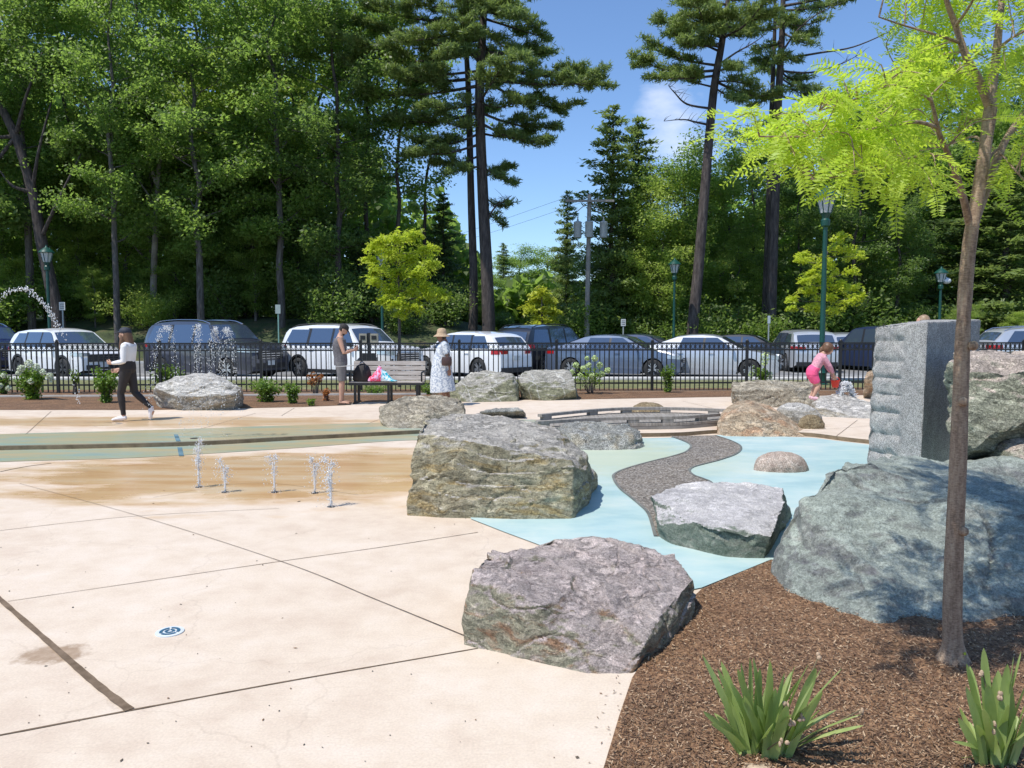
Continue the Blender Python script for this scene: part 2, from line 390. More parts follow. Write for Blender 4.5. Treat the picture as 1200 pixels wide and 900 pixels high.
rgt=[(838,511),(856,517),(868,524),(864,532),(845,539.5),(822,545.5),(811,549),(808,553),(813,558),(824,562),(835,568),(850,590),(850,630)]
pts=[(p.x,p.y) for p in curve([g(*q) for q in lft],5)]+[(p.x,p.y) for p in reversed(curve([g(*q) for q in rgt],5))]
tag(poly_sheet('gravel_stream',pts,.012,gm.mat),kind='structure')
# stones of the dark rim along the gravel
mb=MB()
for side in (lft,rgt):
    P=curve([g(*q) for q in side],5); P=[Vector((p.x,p.y,.016)) for p in P]
    vs=[];fs=[]
    for i,p in enumerate(P):
        t_=(P[min(i+1,len(P)-1)]-P[max(i-1,0)]).normalized(); q=Vector((-t_.y,t_.x,0))*.014
        vs+=[p+q,p-q]
    mb.add(vs,[(2*i,2*i+1,2*i+3,2*i+2) for i in range(len(P)-1)])
tag(mb.build('gravel_rim',flat('rim',(.10,.11,.10),(.2,.2,.18))),kind='structure')
# nozzle cover in the plaza
c=g(199,741)
noz=thing('nozzle_cover','round blue and white nozzle cover set into the pale plaza slab','nozzle cover',(c.x,c.y,0))
mw=simple('enamel_white',(.62,.66,.68),.4); mbl=simple('enamel_blue',(.04,.12,.2),.4)
mb=MB(); mb.lathe([(.072,0),(.072,.006)],n=32); mb.build('outer_plate',mw,noz)
for r0,r1,mm,nm in ((.052,.036,mbl,'ring'),(.026,.012,mbl,'ring')):
    mb=MB(); n=28; vs=[];fs=[]
    for k in range(n):
        a=2*math.pi*k/n; vs+=[(r0*math.cos(a),r0*math.sin(a),.0085),(r1*math.cos(a),r1*math.sin(a),.0085)]
    for k in range(n):
        if nm=='ring' and k%9==8: continue
        j=(k+1)%n; fs.append((2*k,2*j,2*j+1,2*k+1))
    mb.add(vs,fs); mb.build(nm,mm,noz)

# ================= mulch beds =================
mm=NT('mulch'); v=mm.voro(60,mm.map(None,(1,2.2,1),(0,0,.6)),'F1','Color'); bw=mm.n('ShaderNodeRGBToBW'); mm.L(v,bw.inputs[0])
v2=mm.voro(45,mm.map(None,(2.4,1,1),(0,0,-.5)),'F1','Color'); bw2=mm.n('ShaderNodeRGBToBW'); mm.L(v2,bw2.inputs[0])
c=mm.mix(.5,mm.ramp(bw.outputs[0],[(.15,(.06,.025,.010)),(.5,(.19,.095,.045)),(.85,(.40,.23,.12))]),mm.ramp(bw2.outputs[0],[(.15,(.07,.032,.014)),(.5,(.20,.105,.05)),(.9,(.42,.26,.14))]))
c=mm.mix(.5,c,mm.mix(1,c,mm.ramp(mm.noise(2.5,5,.6),[(.3,.45),(.7,1.4)]),'MULTIPLY'))
mm.col(c); mm.rough(.85); mm.bump(mm.mix(.5,bw.outputs[0],bw2.outputs[0]),.9,.02); M_mulch=mm.mat
mul_px=[(640,1150),(700,925),(709,897),(726,840),(741,796),(775,745),(801,712),(822,692),(862,675),(903,658),(1000,640),(1200,600)]
mulch_poly=[g(*p) for p in mul_px]+[Vector((8,6.3,0)),Vector((9,-1,0)),Vector((1.2,-1,0))]
def pip(x,y,poly):
    r=False; n=len(poly); j=n-1
    for i in range(n):
        if (poly[i].y>y)!=(poly[j].y>y) and x<(poly[j].x-poly[i].x)*(y-poly[i].y)/(poly[j].y-poly[i].y)+poly[i].x: r=not r
        j=i
    return r
def edist(x,y,poly):
    best=9
    for i in range(len(poly)):
        a=poly[i-1];b=poly[i]; ab=Vector((b.x-a.x,b.y-a.y)); ap=Vector((x-a.x,y-a.y)); t_=max(0,min(1,ap.dot(ab)/max(ab.dot(ab),1e-9)))
        best=min(best,(ap-ab*t_).length)
    return best
def mulch_z(x,y):
    e=edist(x,y,mulch_poly)
    return .012+.05*sst(0,.5,e)+.018*sst(0,.15,e)*noise.noise(Vector((x*3,y*3,0)))
tag(poly_sheet('mulch_base',[(p.x,p.y) for p in mulch_poly],.010,M_mulch),kind='structure')
def mulch_mound():
    xs=np.arange(.2,5.2,.05); ys=np.arange(1.6,6.4,.05); mb=MB(); idx={}
    for i,x in enumerate(xs):
        for j,y in enumerate(ys):
            if pip(x,y,mulch_poly) and edist(x,y,mulch_poly)>.02:
                idx[i,j]=len(mb.v); mb.v.append((x,y,mulch_z(x,y)))
    for (i,j) in list(idx):
        q=[(i,j),(i+1,j),(i+1,j+1),(i,j+1)]
        if all(k in idx for k in q): mb.face([idx[k] for k in q])
    tag(mb.build('mulch_bed',M_mulch,smooth=180),kind='structure')
mulch_mound()
def chips():
    r=random.Random(3); mb=MB(); n=0
    while n<60000:
        y=2.2+3.6*r.random()**1.5; x=.2+(y*.72)*r.random()
        if not pip(x,y,mulch_poly) or edist(x,y,mulch_poly)<.012: continue
        n+=1
        L=r.uniform(.006,.024)*(1.5 if r.random()<.08 else 1); W=r.uniform(.002,.0055); a=r.uniform(0,math.pi); tl=r.gauss(0,.35)
        z=mulch_z(x,y)+r.uniform(.001,.012)
        u=Vector((math.cos(a)*math.cos(tl),math.sin(a)*math.cos(tl),math.sin(tl)))*L*.5
        v=Vector((-math.sin(a),math.cos(a),r.gauss(0,.4))).normalized()*W*.5
        c=Vector((x,y,z)); mb.add([c-u-v*.6,c+u-v,c+u*.8+v,c-u+v],[(0,1,2,3)],r.choice((0,0,1,1,2,2,3,4)))
    cols=[(.08,.042,.022),(.16,.088,.048),(.24,.14,.078),(.34,.215,.125),(.52,.37,.235)]
    mats=[flat('chip%d'%i,tuple(k*.8 for k in c),c,30,.8) for i,c in enumerate(cols)]
    tag(mb.build('wood_chips',mats),'loose shredded bark chips over the front planting bed','mulch',kind='stuff')
chips()
# far beds along the fence
def fbed(pxs,z=TZ+.004):
    P=[g(*p,TZ) for p in pxs]; n=len(P)//2
    return tag(poly_sheet('planting_bed',[(p.x,p.y) for p in P],z,M_mulch),kind='structure')
fbed([(-420,482),(0,480.5),(180,480.5),(290,478.5),(355,477),(405,475),(400,472),(520,469.5),(540,469),(670,468.3),(860,465),(1030,463),(1500,462),(1500,455),(600,459.3),(-420,462)])
fbed([(-420,461.6),(600,459),(1500,454.6),(1500,452),(600,456.2),(-420,458)],TZ+.008)
# pale edging line in front of the fence
A=[g(x,y,TZ) for x,y in ((-420,466.5),(0,465.3),(190,464.6),(500,462.5))]
mb=MB()
for i in range(3):
    a,b=A[i],A[i+1]; c=(a+b)/2; dd=b-a; mb.box((c.x,c.y,TZ+.02),(dd.length,.10,.04),rz=math.atan2(dd.y,dd.x))
tag(mb.build('bed_edging',flat('edging',(.42,.41,.38),(.58,.56,.52))),kind='structure')
# verge behind the fence, kerb and asphalt
vg=NT('verge'); f=vg.noise(5,6,.7); vg.col(vg.ramp(f,[(.35,(.13,.10,.05)),(.5,(.15,.17,.06)),(.66,(.27,.24,.12))])); vg.rough(.9); vg.bump(vg.noise(30,4,.6),.8,.03)
tag(poly_sheet('verge',[(-30,19.2),(24,20.4),(24,23.9),(-30,23.9)],TZ+.006,vg.mat),kind='structure')
M_kerb=flat('kerb',(.45,.44,.42),(.58,.57,.54))
mb=MB(); mb.box((0,24.3,.04),(110,.9,.16)); tag(mb.build('kerb',M_kerb),kind='structure')
am=NT('asphalt'); f=am.noise(.6,6,.6); am.col(am.mix(.4,am.ramp(f,[(.35,(.16,.16,.165)),(.65,(.235,.235,.235))]),am.ramp(am.noise(70,4,.6),[(.3,(.07,.07,.07)),(.7,(.34,.34,.33))]))); am.rough(.85)
tag(poly_sheet('parking_lot',[(-55,24.5),(55,24.5),(55,37.2),(-55,37.2)],.0,am.mat),kind='structure')
mb=MB(); mb.box((0,37.4,.02),(110,.3,.2)); tag(mb.build('kerb',M_kerb),kind='structure')
# bay lines
mb=MB()
for i in range(-10,12):
    x=i*3.1+.4; a=R(-30)
    mb.box((x,27.3,.004),(5.4,.1,.003),rz=a)
tag(mb.build('bay_lines',flat('line_paint',(.6,.6,.58),(.75,.75,.73))),kind='structure')

# grit and small debris on the dry slabs
def debris():
    r=random.Random(12); mb=MB()
    for k in range(120):
        px=r.uniform(-50,720); py=r.uniform(600,940) if r.random()<.7 else r.uniform(545,620); p=g(px,py,.003)
        if pip(p.x,p.y,mulch_poly): continue
        s=r.uniform(.0015,.006)*(1.6 if r.random()<.08 else 1); a=r.uniform(0,3.1); e=r.uniform(.5,3)
        u=Vector((math.cos(a),math.sin(a),0))*s*e; v=Vector((-math.sin(a),math.cos(a),0))*s; q=p+Vector((0,0,s*.6))
        mb.add([p-u,p-v,p+u,p+v,q],[(0,1,4),(1,2,4),(2,3,4),(3,0,4)],r.choice((0,0,1)))
    for k in range(35):   # stray bark along the bed edge
        i=r.randint(1,4); a_=mulch_poly[i].lerp(mulch_poly[i+1],r.random()); p=Vector((a_.x-abs(r.gauss(0,.05)),a_.y+r.gauss(0,.02),.005)); an=r.uniform(0,3.1); L=r.uniform(.004,.012)
        u=Vector((math.cos(an),math.sin(an),.1))*L; v=Vector((-math.sin(an),math.cos(an),0))*.0025; mb.add([p-u,p-v,p+u,p+v],[(0,1,2,3)],1)
    tag(mb.build('grit',[flat('grit_dark',(.05,.04,.03),(.12,.09,.06)),flat('grit_bark',(.16,.09,.05),(.26,.16,.09))]),'scattered grit, twigs and bark crumbs on the pale slabs','debris',kind='stuff')
debris()
# ================= rocks =================
def remesh(bm_or_mb, voxel, smooth=2):
    me=bpy.data.meshes.new('tmp')
    if isinstance(bm_or_mb,MB): me.from_pydata(bm_or_mb.v,[],bm_or_mb.f)
    else: bm_or_mb.to_mesh(me); bm_or_mb.free()
    o=bpy.data.objects.new('tmp',me); col.objects.link(o)
    m=o.modifiers.new('r','REMESH'); m.mode='VOXEL'; m.voxel_size=voxel
    if smooth:
        s=o.modifiers.new('s','SMOOTH'); s.factor=.5; s.iterations=smooth
    dg=bpy.context.evaluated_depsgraph_get(); out=bpy.data.meshes.new_from_object(o.evaluated_get(dg))
    bpy.data.objects.remove(o); bpy.data.meshes.remove(me); out.materials.clear(); return out
def rock(label, pts, mat, seed=1, voxel=None, amp=1.0, cuts=10, strata=(0,0,1), st_amp=1.0, group=None, cat='boulder', name='boulder', smooth=2, sink=.04, chipd=.93, roundness=0, facet=1.0, fsc=2.3):
    r=random.Random(seed)
    P=[Vector(p) for p in pts]
    bm=bmesh.new()
    for p in P: bm.verts.new(p)
    ret=bmesh.ops.convex_hull(bm,input=bm.verts[:])
    bmesh.ops.delete(bm,geom=[v for v in bm.verts if not v.link_faces],context='VERTS')
    xs=[p.x for p in P];ys=[p.y for p in P];zs=[p.z for p in P]
    size=max(max(xs)-min(xs),max(ys)-min(ys),max(zs)-min(zs)); zmin=min(zs); zmax=max(zs)
    cen=Vector(((max(xs)+min(xs))/2,(max(ys)+min(ys))/2,(zmax+zmin)/2))
    for k in range(cuts):
        a=r.uniform(0,2*math.pi); e=r.uniform(-.1,1.2); n=Vector((math.cos(a)*math.cos(e),math.sin(a)*math.cos(e),math.sin(e)))
        sup=max((v.co-cen).dot(n) for v in bm.verts); q=cen+n*sup*r.uniform(chipd,.99)
        bmesh.ops.bisect_plane(bm,geom=bm.verts[:]+bm.edges[:]+bm.faces[:],plane_co=q,plane_no=n,clear_outer=True)
        bd=[e_ for e_ in bm.edges if e_.is_boundary]
        if bd: bmesh.ops.holes_fill(bm,edges=bd,sides=0)
    bmesh.ops.recalc_face_normals(bm,faces=bm.faces)
    voxel=(voxel or size/70)*.85
    if roundness: facet*=.35
    elif smooth==2: smooth=1
    me=remesh(bm,voxel,smooth)
    n=len(me.vertices); co_=np.empty(n*3); me.vertices.foreach_get('co',co_); co_=co_.reshape(-1,3)
    no=np.empty(n*3); me.vertices.foreach_get('normal',no) if False else me.vertex_normals.foreach_get('vector',no); no=no.reshape(-1,3)
    S=Vector(strata).normalized(); off=Vector((seed*7.3,seed*3.1,seed*1.7)); k1=1.6/size
    for i in range(n):
        p=Vector(co_[i]); q=p+off
        big=noise.fractal(q*k1*1.1,.9,2.1,3)*.045*size
        s=p.dot(S)/(size*.075)+noise.noise(q*k1*1.2)*2.2
        fs=s%1.0; led=(-(1-fs)**2.5 if fs<.93 else -((fs-.93)/.07))*.017*size*st_amp*max(0,noise.noise(q*k1*1.9)+.35)
        rd=1-abs(noise.noise(q*k1*3.3+Vector((5,1,2))))*2
        crack=-.014*size*max(0,rd-.93)/.07 if rd>.93 else 0
        q2=q*k1*fsc; q2=q2+S*(q2.dot(S)*.9)+noise.noise_vector(q2*1.3)*.22; ds,pt=noise.voronoi(q2); c0=pt[0]; tl=noise.cell_vector(c0*31.7)-Vector((.5,.5,.5)); crack+=size*facet*((noise.cell(c0*17.3)-.5)*.022+tl.dot(q2-c0)*.055)*min(1,(ds[1]-ds[0])/.13)
        fine=noise.fractal(q*k1*7,.7,2.1,5)*.012*size
        fade=min(1,max(.15,(p.z-zmin)/(.12*size)))
        dd=(big*.6+led+crack*.6+fine)*amp
        dd*=.25+.75*min(1,max(0,(p.z-zmin)/(.09*size)))
        co_[i]+=no[i]*dd
    org=Vector((cen.x,cen.y,zmin))
    co_-=np.array(org); me.vertices.foreach_set('co',co_.ravel()); me.update()
    me.materials.append(mat)
    me.name=name
    o=link(name,me,None,org-Vector((0,0,sink)),28 if roundness==0 else 180)
    return tag(o,label,cat,group)
def prism(front, back, z=0):
    """front/back: lists of world points"""
    return [Vector(p) for p in front+back]

G_='boulders around the splash plaza'
# materials
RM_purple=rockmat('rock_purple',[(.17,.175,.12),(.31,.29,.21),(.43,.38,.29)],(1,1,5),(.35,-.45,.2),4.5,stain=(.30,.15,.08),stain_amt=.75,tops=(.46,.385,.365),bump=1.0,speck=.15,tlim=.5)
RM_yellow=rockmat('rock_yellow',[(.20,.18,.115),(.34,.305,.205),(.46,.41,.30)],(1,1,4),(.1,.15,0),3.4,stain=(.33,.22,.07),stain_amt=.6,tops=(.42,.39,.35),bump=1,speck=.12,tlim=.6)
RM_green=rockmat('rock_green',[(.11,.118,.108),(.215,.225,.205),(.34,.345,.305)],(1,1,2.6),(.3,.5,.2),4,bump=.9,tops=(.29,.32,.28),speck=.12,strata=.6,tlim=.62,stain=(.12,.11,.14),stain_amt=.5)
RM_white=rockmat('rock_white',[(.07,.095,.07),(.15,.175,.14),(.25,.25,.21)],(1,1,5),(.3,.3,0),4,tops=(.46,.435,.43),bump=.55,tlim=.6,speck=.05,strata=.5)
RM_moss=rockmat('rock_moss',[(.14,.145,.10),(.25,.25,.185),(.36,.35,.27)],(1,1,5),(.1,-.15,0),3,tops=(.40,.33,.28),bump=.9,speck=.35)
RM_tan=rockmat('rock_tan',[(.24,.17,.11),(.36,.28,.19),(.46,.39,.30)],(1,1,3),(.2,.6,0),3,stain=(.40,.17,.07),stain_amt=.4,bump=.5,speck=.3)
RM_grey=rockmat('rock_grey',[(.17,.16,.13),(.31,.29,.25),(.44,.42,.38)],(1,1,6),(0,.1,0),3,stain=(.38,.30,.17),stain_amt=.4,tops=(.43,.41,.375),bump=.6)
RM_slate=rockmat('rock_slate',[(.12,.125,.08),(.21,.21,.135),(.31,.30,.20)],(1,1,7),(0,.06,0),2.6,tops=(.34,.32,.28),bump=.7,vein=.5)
RM_pink=rockmat('rock_pink',[(.26,.19,.15),(.35,.28,.23),(.44,.38,.33)],(1,1,2),(0,0,0),4,bump=.4,speck=.45,strata=.4)
RM_granite=rockmat('rock_granite',[(.10,.10,.085),(.22,.22,.20),(.40,.40,.37)],(1,1,1),(0,0,0),5,stain=(.25,.19,.10),stain_amt=.4,bump=.8,speck=.9,strata=.5)
RM_brown=rockmat('rock_brown',[(.12,.085,.045),(.22,.17,.10),(.30,.26,.17)],(1,1,1.5),(0,0,0),3,bump=.5,speck=.4,strata=.4)
RM_crag=rockmat('rock_crag',[(.16,.13,.09),(.32,.28,.21),(.45,.41,.33)],(1,1,4),(.2,.7,0),3.2,bump=1,speck=.4)
# 1 front boulder
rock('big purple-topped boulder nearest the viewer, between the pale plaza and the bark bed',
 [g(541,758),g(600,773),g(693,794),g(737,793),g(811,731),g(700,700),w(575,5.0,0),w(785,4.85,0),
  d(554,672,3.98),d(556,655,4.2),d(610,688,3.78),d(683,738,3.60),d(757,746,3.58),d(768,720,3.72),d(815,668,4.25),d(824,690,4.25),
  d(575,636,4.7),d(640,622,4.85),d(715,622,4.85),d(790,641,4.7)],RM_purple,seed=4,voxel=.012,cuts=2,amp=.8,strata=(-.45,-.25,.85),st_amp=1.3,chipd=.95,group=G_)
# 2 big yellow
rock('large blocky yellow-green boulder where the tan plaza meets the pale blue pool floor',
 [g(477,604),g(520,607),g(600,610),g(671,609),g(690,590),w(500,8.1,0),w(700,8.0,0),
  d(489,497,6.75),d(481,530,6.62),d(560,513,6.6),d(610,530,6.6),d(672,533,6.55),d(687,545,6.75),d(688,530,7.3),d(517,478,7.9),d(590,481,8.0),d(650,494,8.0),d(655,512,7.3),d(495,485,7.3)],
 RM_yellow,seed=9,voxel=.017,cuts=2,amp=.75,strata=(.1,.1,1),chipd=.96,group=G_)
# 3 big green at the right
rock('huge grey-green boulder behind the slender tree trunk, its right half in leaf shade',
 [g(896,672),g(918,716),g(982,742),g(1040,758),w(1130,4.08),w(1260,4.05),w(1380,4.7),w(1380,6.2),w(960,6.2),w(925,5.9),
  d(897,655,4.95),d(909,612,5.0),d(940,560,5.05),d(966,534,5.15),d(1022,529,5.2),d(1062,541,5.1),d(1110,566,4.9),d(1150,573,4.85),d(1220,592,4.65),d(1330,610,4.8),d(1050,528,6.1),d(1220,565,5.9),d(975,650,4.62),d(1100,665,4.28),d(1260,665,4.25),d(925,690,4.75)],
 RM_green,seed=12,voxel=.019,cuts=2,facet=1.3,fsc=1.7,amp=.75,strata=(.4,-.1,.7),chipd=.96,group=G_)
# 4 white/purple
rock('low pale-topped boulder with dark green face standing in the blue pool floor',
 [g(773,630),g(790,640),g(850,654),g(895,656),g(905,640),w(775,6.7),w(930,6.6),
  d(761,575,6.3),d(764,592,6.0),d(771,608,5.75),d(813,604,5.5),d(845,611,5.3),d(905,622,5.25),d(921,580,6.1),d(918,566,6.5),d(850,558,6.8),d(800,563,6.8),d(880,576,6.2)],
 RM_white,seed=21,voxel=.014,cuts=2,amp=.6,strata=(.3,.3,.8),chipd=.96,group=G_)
# upper right pair
rock('long low grey boulder wedged under the mossy block beside the granite slab',
 [w(1085,6.3),w(1420,6.2),w(1420,8.2),w(1085,8.0),d(1100,538,6.5),d(1105,552,6.3),d(1200,545,6.4),d(1420,530,6.4),d(1110,536,7.8),d(1420,525,8)],
 RM_green,seed=31,voxel=.03,cuts=5,amp=.7,group=G_)
rock('mossy layered block with a pinkish top, right of the granite slab and the trunk',
 [d(1118,545,7.0),d(1117,470,6.9),d(1120,432,7.0),d(1118,412,8.2),d(1200,408,8.8),d(1430,402,8.8),d(1200,433,6.7),d(1430,440,6.6),d(1160,515,6.6),d(1140,505,6.75),d(1190,498,6.5),d(1300,475,6.4),d(1430,470,6.4),d(1118,530,8.2),d(1300,520,8.4),d(1430,500,8.4)],
 RM_moss,seed=33,voxel=.026,cuts=6,amp=.85,strata=(.25,0,1),st_amp=1.6,chipd=.96,group=G_,sink=0)
rock('rough green ledge stone tucked beneath the pink-topped mossy block at the right edge',
 [d(1128,548,7.3),d(1150,522,7.1),d(1200,540,6.45),d(1420,520,6.3),d(1160,500,7.3),d(1420,470,6.6),w(1150,8.1,.3),w(1420,8.2,.3),w(1200,6.6,.25),w(1420,6.5,.25)],
 RM_moss,seed=35,voxel=.028,cuts=6,amp=.9,group=G_,sink=0)
# far ones on the terrace
T_=TZ
rock('broad pale grey layered boulder left of centre, beside the walking woman in leggings',
 [g(182,468,T_),g(188,478,T_),g(220,481,T_),g(275,480,T_),g(285,472,T_),w(185,15.6,T_),w(285,15.6,T_),d(181,452,15.0),d(183,447,15.2),d(200,443,15.2),d(225,436,15.3),d(250,435,15.4),d(272,445,15.3),d(284,452,15.1),d(276,460,14.7),d(205,462,14.7)],
 RM_grey,seed=41,voxel=.03,cuts=5,amp=.8,chipd=.97,group=G_)
rock('craggy tan boulder by the stream band, in front of the woman in the sun hat',
 [g(450,500,T_),g(460,503,T_),g(490,503,T_),g(545,500,T_),w(450,13.6,T_),w(545,13.6,T_),d(446,470,12.8),d(445,485,12.5),d(475,462,13.2),d(520,459,13.4),d(543,466,13.3),d(545,478,12.6),d(470,480,12.4),d(500,472,12.4)],
 RM_crag,seed=43,voxel=.026,cuts=8,amp=1.1,group=G_)
rock('grey-brown layered boulder just right of the woman in the sun hat',
 [g(520,469,T_),g(550,471.5,T_),g(607,470.5,T_),w(530,18.0,T_),w(610,18.0,T_),d(552,433,17.4),d(570,431,17.5),d(601,436,17.3),d(607,448,17.0),d(545,440,17.2),d(530,452,16.9),d(600,440,16.9)],
 RM_slate,seed=45,voxel=.034,cuts=5,amp=.8,chipd=.97,group=G_)
rock('grey boulder with white veins, right one of the two side by side before the fence',
 [g(612,468,T_),g(640,469.5,T_),g(676,467.5,T_),w(612,18.2,T_),w(678,18.2,T_),d(606,440,17.3),d(614,431,17.6),d(640,429,17.7),d(667,430,17.6),d(673,443,17.2),d(675,455,17.0),d(608,447,17.0)],
 RM_slate,seed=47,voxel=.034,cuts=4,amp=.7,chipd=.97,group=G_)
rock('small flat speckled stone behind the large yellow-green boulder',
 [g(560,488,T_),g(616,489,T_),w(562,14.0,T_),w(616,14,T_),d(563,480,13.3),d(580,476,13.5),d(604,475,13.5),d(616,479,13.3)],
 RM_granite,seed=49,voxel=.022,cuts=5,amp=.9,group=G_)
rock('speckled granite boulder at the near end of the curved boardwalk',
 [g(660,528),g(700,529),g(748,528),g(757,524),w(655,11.6),w(755,11.5),d(655,497,10.8),d(668,492,11.2),d(735,491,11.2),d(750,497,10.9),d(753,510,10.5),d(660,506,10.4),d(743,505,10.4)],
 RM_granite,seed=51,voxel=.022,cuts=7,amp=.9,group=G_)
def dome(px0,px1,pyb,pyt,z,depth=1.0,skew=0,flat=.75,n=12):
    a=g(px0,pyb,z);b=g(px1,pyb,z); wd_=(b-a).length; cy=a.y+wd_*.5*depth; cx=w((px0+px1)/2,cy,z).x
    top=d((px0+px1)/2,pyt,cy).z-z; pts=[]
    for lev,(rr,hh) in enumerate([(.94,0),(1.0,.18),(.96,.45),(.80,.72),(.5,.93),(.15,1.0)]):
        for k in range(n):
            an=2*math.pi*(k+.5*lev)/n
            pts.append(Vector((cx+skew*hh*wd_*.5+wd_*.5*rr*math.cos(an),cy+wd_*.5*depth*rr*math.sin(an),z+top*hh)))
    return pts
rock('round brown boulder on the terrace behind the boardwalk',dome(738,782,487,469,T_,.9),RM_brown,seed=53,voxel=.024,cuts=3,amp=.6,smooth=4,st_amp=.3,roundness=1,group=G_)
rock('long grey layered ledge rock under the fence, left of the child',
 [g(858,472,T_),g(870,477,T_),g(955,478,T_),w(858,16.6,T_),w(965,16.6,T_),d(857,444,16.2),d(857,455,15.6),d(955,443,16.3),d(960,450,15.8),d(900,442,16.5),d(930,452,15.4)],
 RM_crag,seed=55,voxel=.03,cuts=4,amp=.9,st_amp=1.6,chipd=.97,group=G_)
rock('big orange-tan sloping boulder on the far rim of the blue pool floor',
 [g(840,509),g(850,512),g(905,513),g(950,512),w(842,13.2),w(945,12.8),d(841,492,11.9),d(848,478,12.3),d(862,467,12.5),d(878,465,12.6),d(900,471,12.5),d(925,488,12.2),d(948,505,11.9),d(860,480,11.8),d(885,478,11.8)],
 RM_tan,seed=57,voxel=.026,cuts=4,amp=.6,smooth=4,st_amp=.4,roundness=1,group=G_)
rock('rounded grey-tan boulder between the orange-tan boulder and the child',dome(908,966,499,469,T_,.8,-.2),RM_brown if False else RM_grey,seed=59,voxel=.024,cuts=4,amp=.7,smooth=3,st_amp=.5,roundness=1,group=G_)
rock('small dark brown stone at the foot of the rounded grey-tan boulder',dome(934,967,503,483,T_,.6),RM_brown,seed=61,voxel=.018,cuts=6,amp=1.1,group=G_)
rock('flat-topped grey boulder that the child in pink stands on',
 [g(953,488,T_),g(1020,491,T_),w(950,14.9,T_),w(1035,14.9,T_),d(955,472,13.9),d(962,462,14.2),d(985,458,14.4),d(1002,465,14.2),d(1022,470,14.0),d(1024,482,13.7),d(960,468,14.5),d(951,469,14.4)],
 RM_grey,seed=63,voxel=.026,cuts=5,amp=.7,group=G_)
rock('upright golden-tan stone just left of the tall granite slab',
 [g(1012,463,T_),g(1045,463,T_),w(1012,17.5,T_),w(1045,17.5,T_),d(1012,440,17.0),d(1016,433,17.1),d(1030,430,17.2),d(1045,432,17.1)],
 RM_tan,seed=65,voxel=.03,cuts=5,amp=.5,group=G_)
rock('smooth pinkish dome-shaped stone in the blue pool floor',
 dome(882,948,555,525,0,.75,-.05)+[g(882,552),g(946,553)],RM_pink,seed=67,voxel=.018,cuts=6,amp=.5,smooth=3,st_amp=.3,roundness=1,group=G_)
rock('cream stone at the bottom edge beneath the leaf clump',
 [w(845,2.52,.03),w(932,2.52,.03),w(850,2.78,.03),w(925,2.78,.03),d(852,899,2.62),d(876,890,2.68),d(905,890,2.68),d(926,898,2.62),d(890,897,2.56)],
 simple('cream_stone',(.52,.40,.28),.8,bump=.4,scale=20,var=.2),seed=69,voxel=.006,cuts=3,amp=.4,smooth=4,roundness=1,cat='stone',name='stone',sink=.01)
# standing granite slab with drill grooves
def slab():
    f0=w(1078,8.35); fl=w(1016,9.1); fr=w(1139,9.45); bk=fl+fr-f0
    H=d(1083,377,8.35).z
    m=rockmat('slab_granite',[(.24,.23,.215),(.30,.29,.275),(.38,.37,.35)],(1,1,1),(0,0,0),6,speck=.65,bump=.7,strata=.15,fine=.9)
    bm=bmesh.new(); top=[Vector((p.x+(.05 if i<1 else .07),p.y+.05,0)) for i,p in enumerate((f0,fl,bk,fr))]
    zt=[H,d(1030,383,9.1).z,d(1090,374,10).z,d(1128,374,9.35).z]
    lo=[bm.verts.new((p.x,p.y,-.05)) for p in (f0,fl,bk,fr)]
    hi=[bm.verts.new((p.x,p.y,z)) for p,z in zip(top,zt)]
    bm.faces.new(lo); bm.faces.new(hi[::-1])
    for i in range(4):
        j=(i+1)%4; bm.faces.new((lo[j],lo[i],hi[i],hi[j]))
    bmesh.ops.recalc_face_normals(bm,faces=bm.faces)
    me=remesh(bm,.016,1); n=len(me.vertices)
    u=(fl-f0); ul=u.length; u.normalize(); nn=Vector((u.y,-u.x,0));
    if nn.y>0: nn=-nn
    vn=[Vector(x.vector) for x in me.vertex_normals]
    for i,v in enumerate(me.vertices):
        p=v.co.copy(); q=p*1.0
        dd=noise.fractal(q*6,.8,2,3)*.006
        if vn[i].dot(nn)>.5:
            tt=(p-f0).dot(u)/ul        # 0 front corner .. 1 outer edge
            k=sst(.36,.52,tt+.05*noise.noise(q*4))
            ph=(p.z+.06*noise.noise(Vector((p.z*2,1,0)))+.02)/.215
            s=abs(math.sin(math.pi*ph))
            depth=.012+.026*(1-s)**1.5*(1+.7*noise.noise(Vector((0,q.x*3,q.z*2.3))))+.012*noise.noise(Vector((3,q.z*6,q.x*3)))
            # rougher towards the outer edge
            v.co-=nn*(depth*k+ .03*k*max(0,noise.noise(q*9)))
        # ragged outer edge
        tt=(p-f0).dot(u)/ul
        if tt>.93: v.co+=-u*(.018*abs(math.sin(math.pi*(p.z/.215)+.3))+.03*noise.noise(q*10))*(tt-.9)/.1*-1*.6
        v.co+=vn[i]*dd
    off=Vector((f0.x,f0.y,0))
    me.transform(Matrix.Translation(-off)); me.materials.append(m); me.name='granite_slab'
    o=link('granite_slab',me,None,off,35)
    tag(o,'tall upright grey granite slab with horizontal drill grooves down its left face','stone slab')
slab()
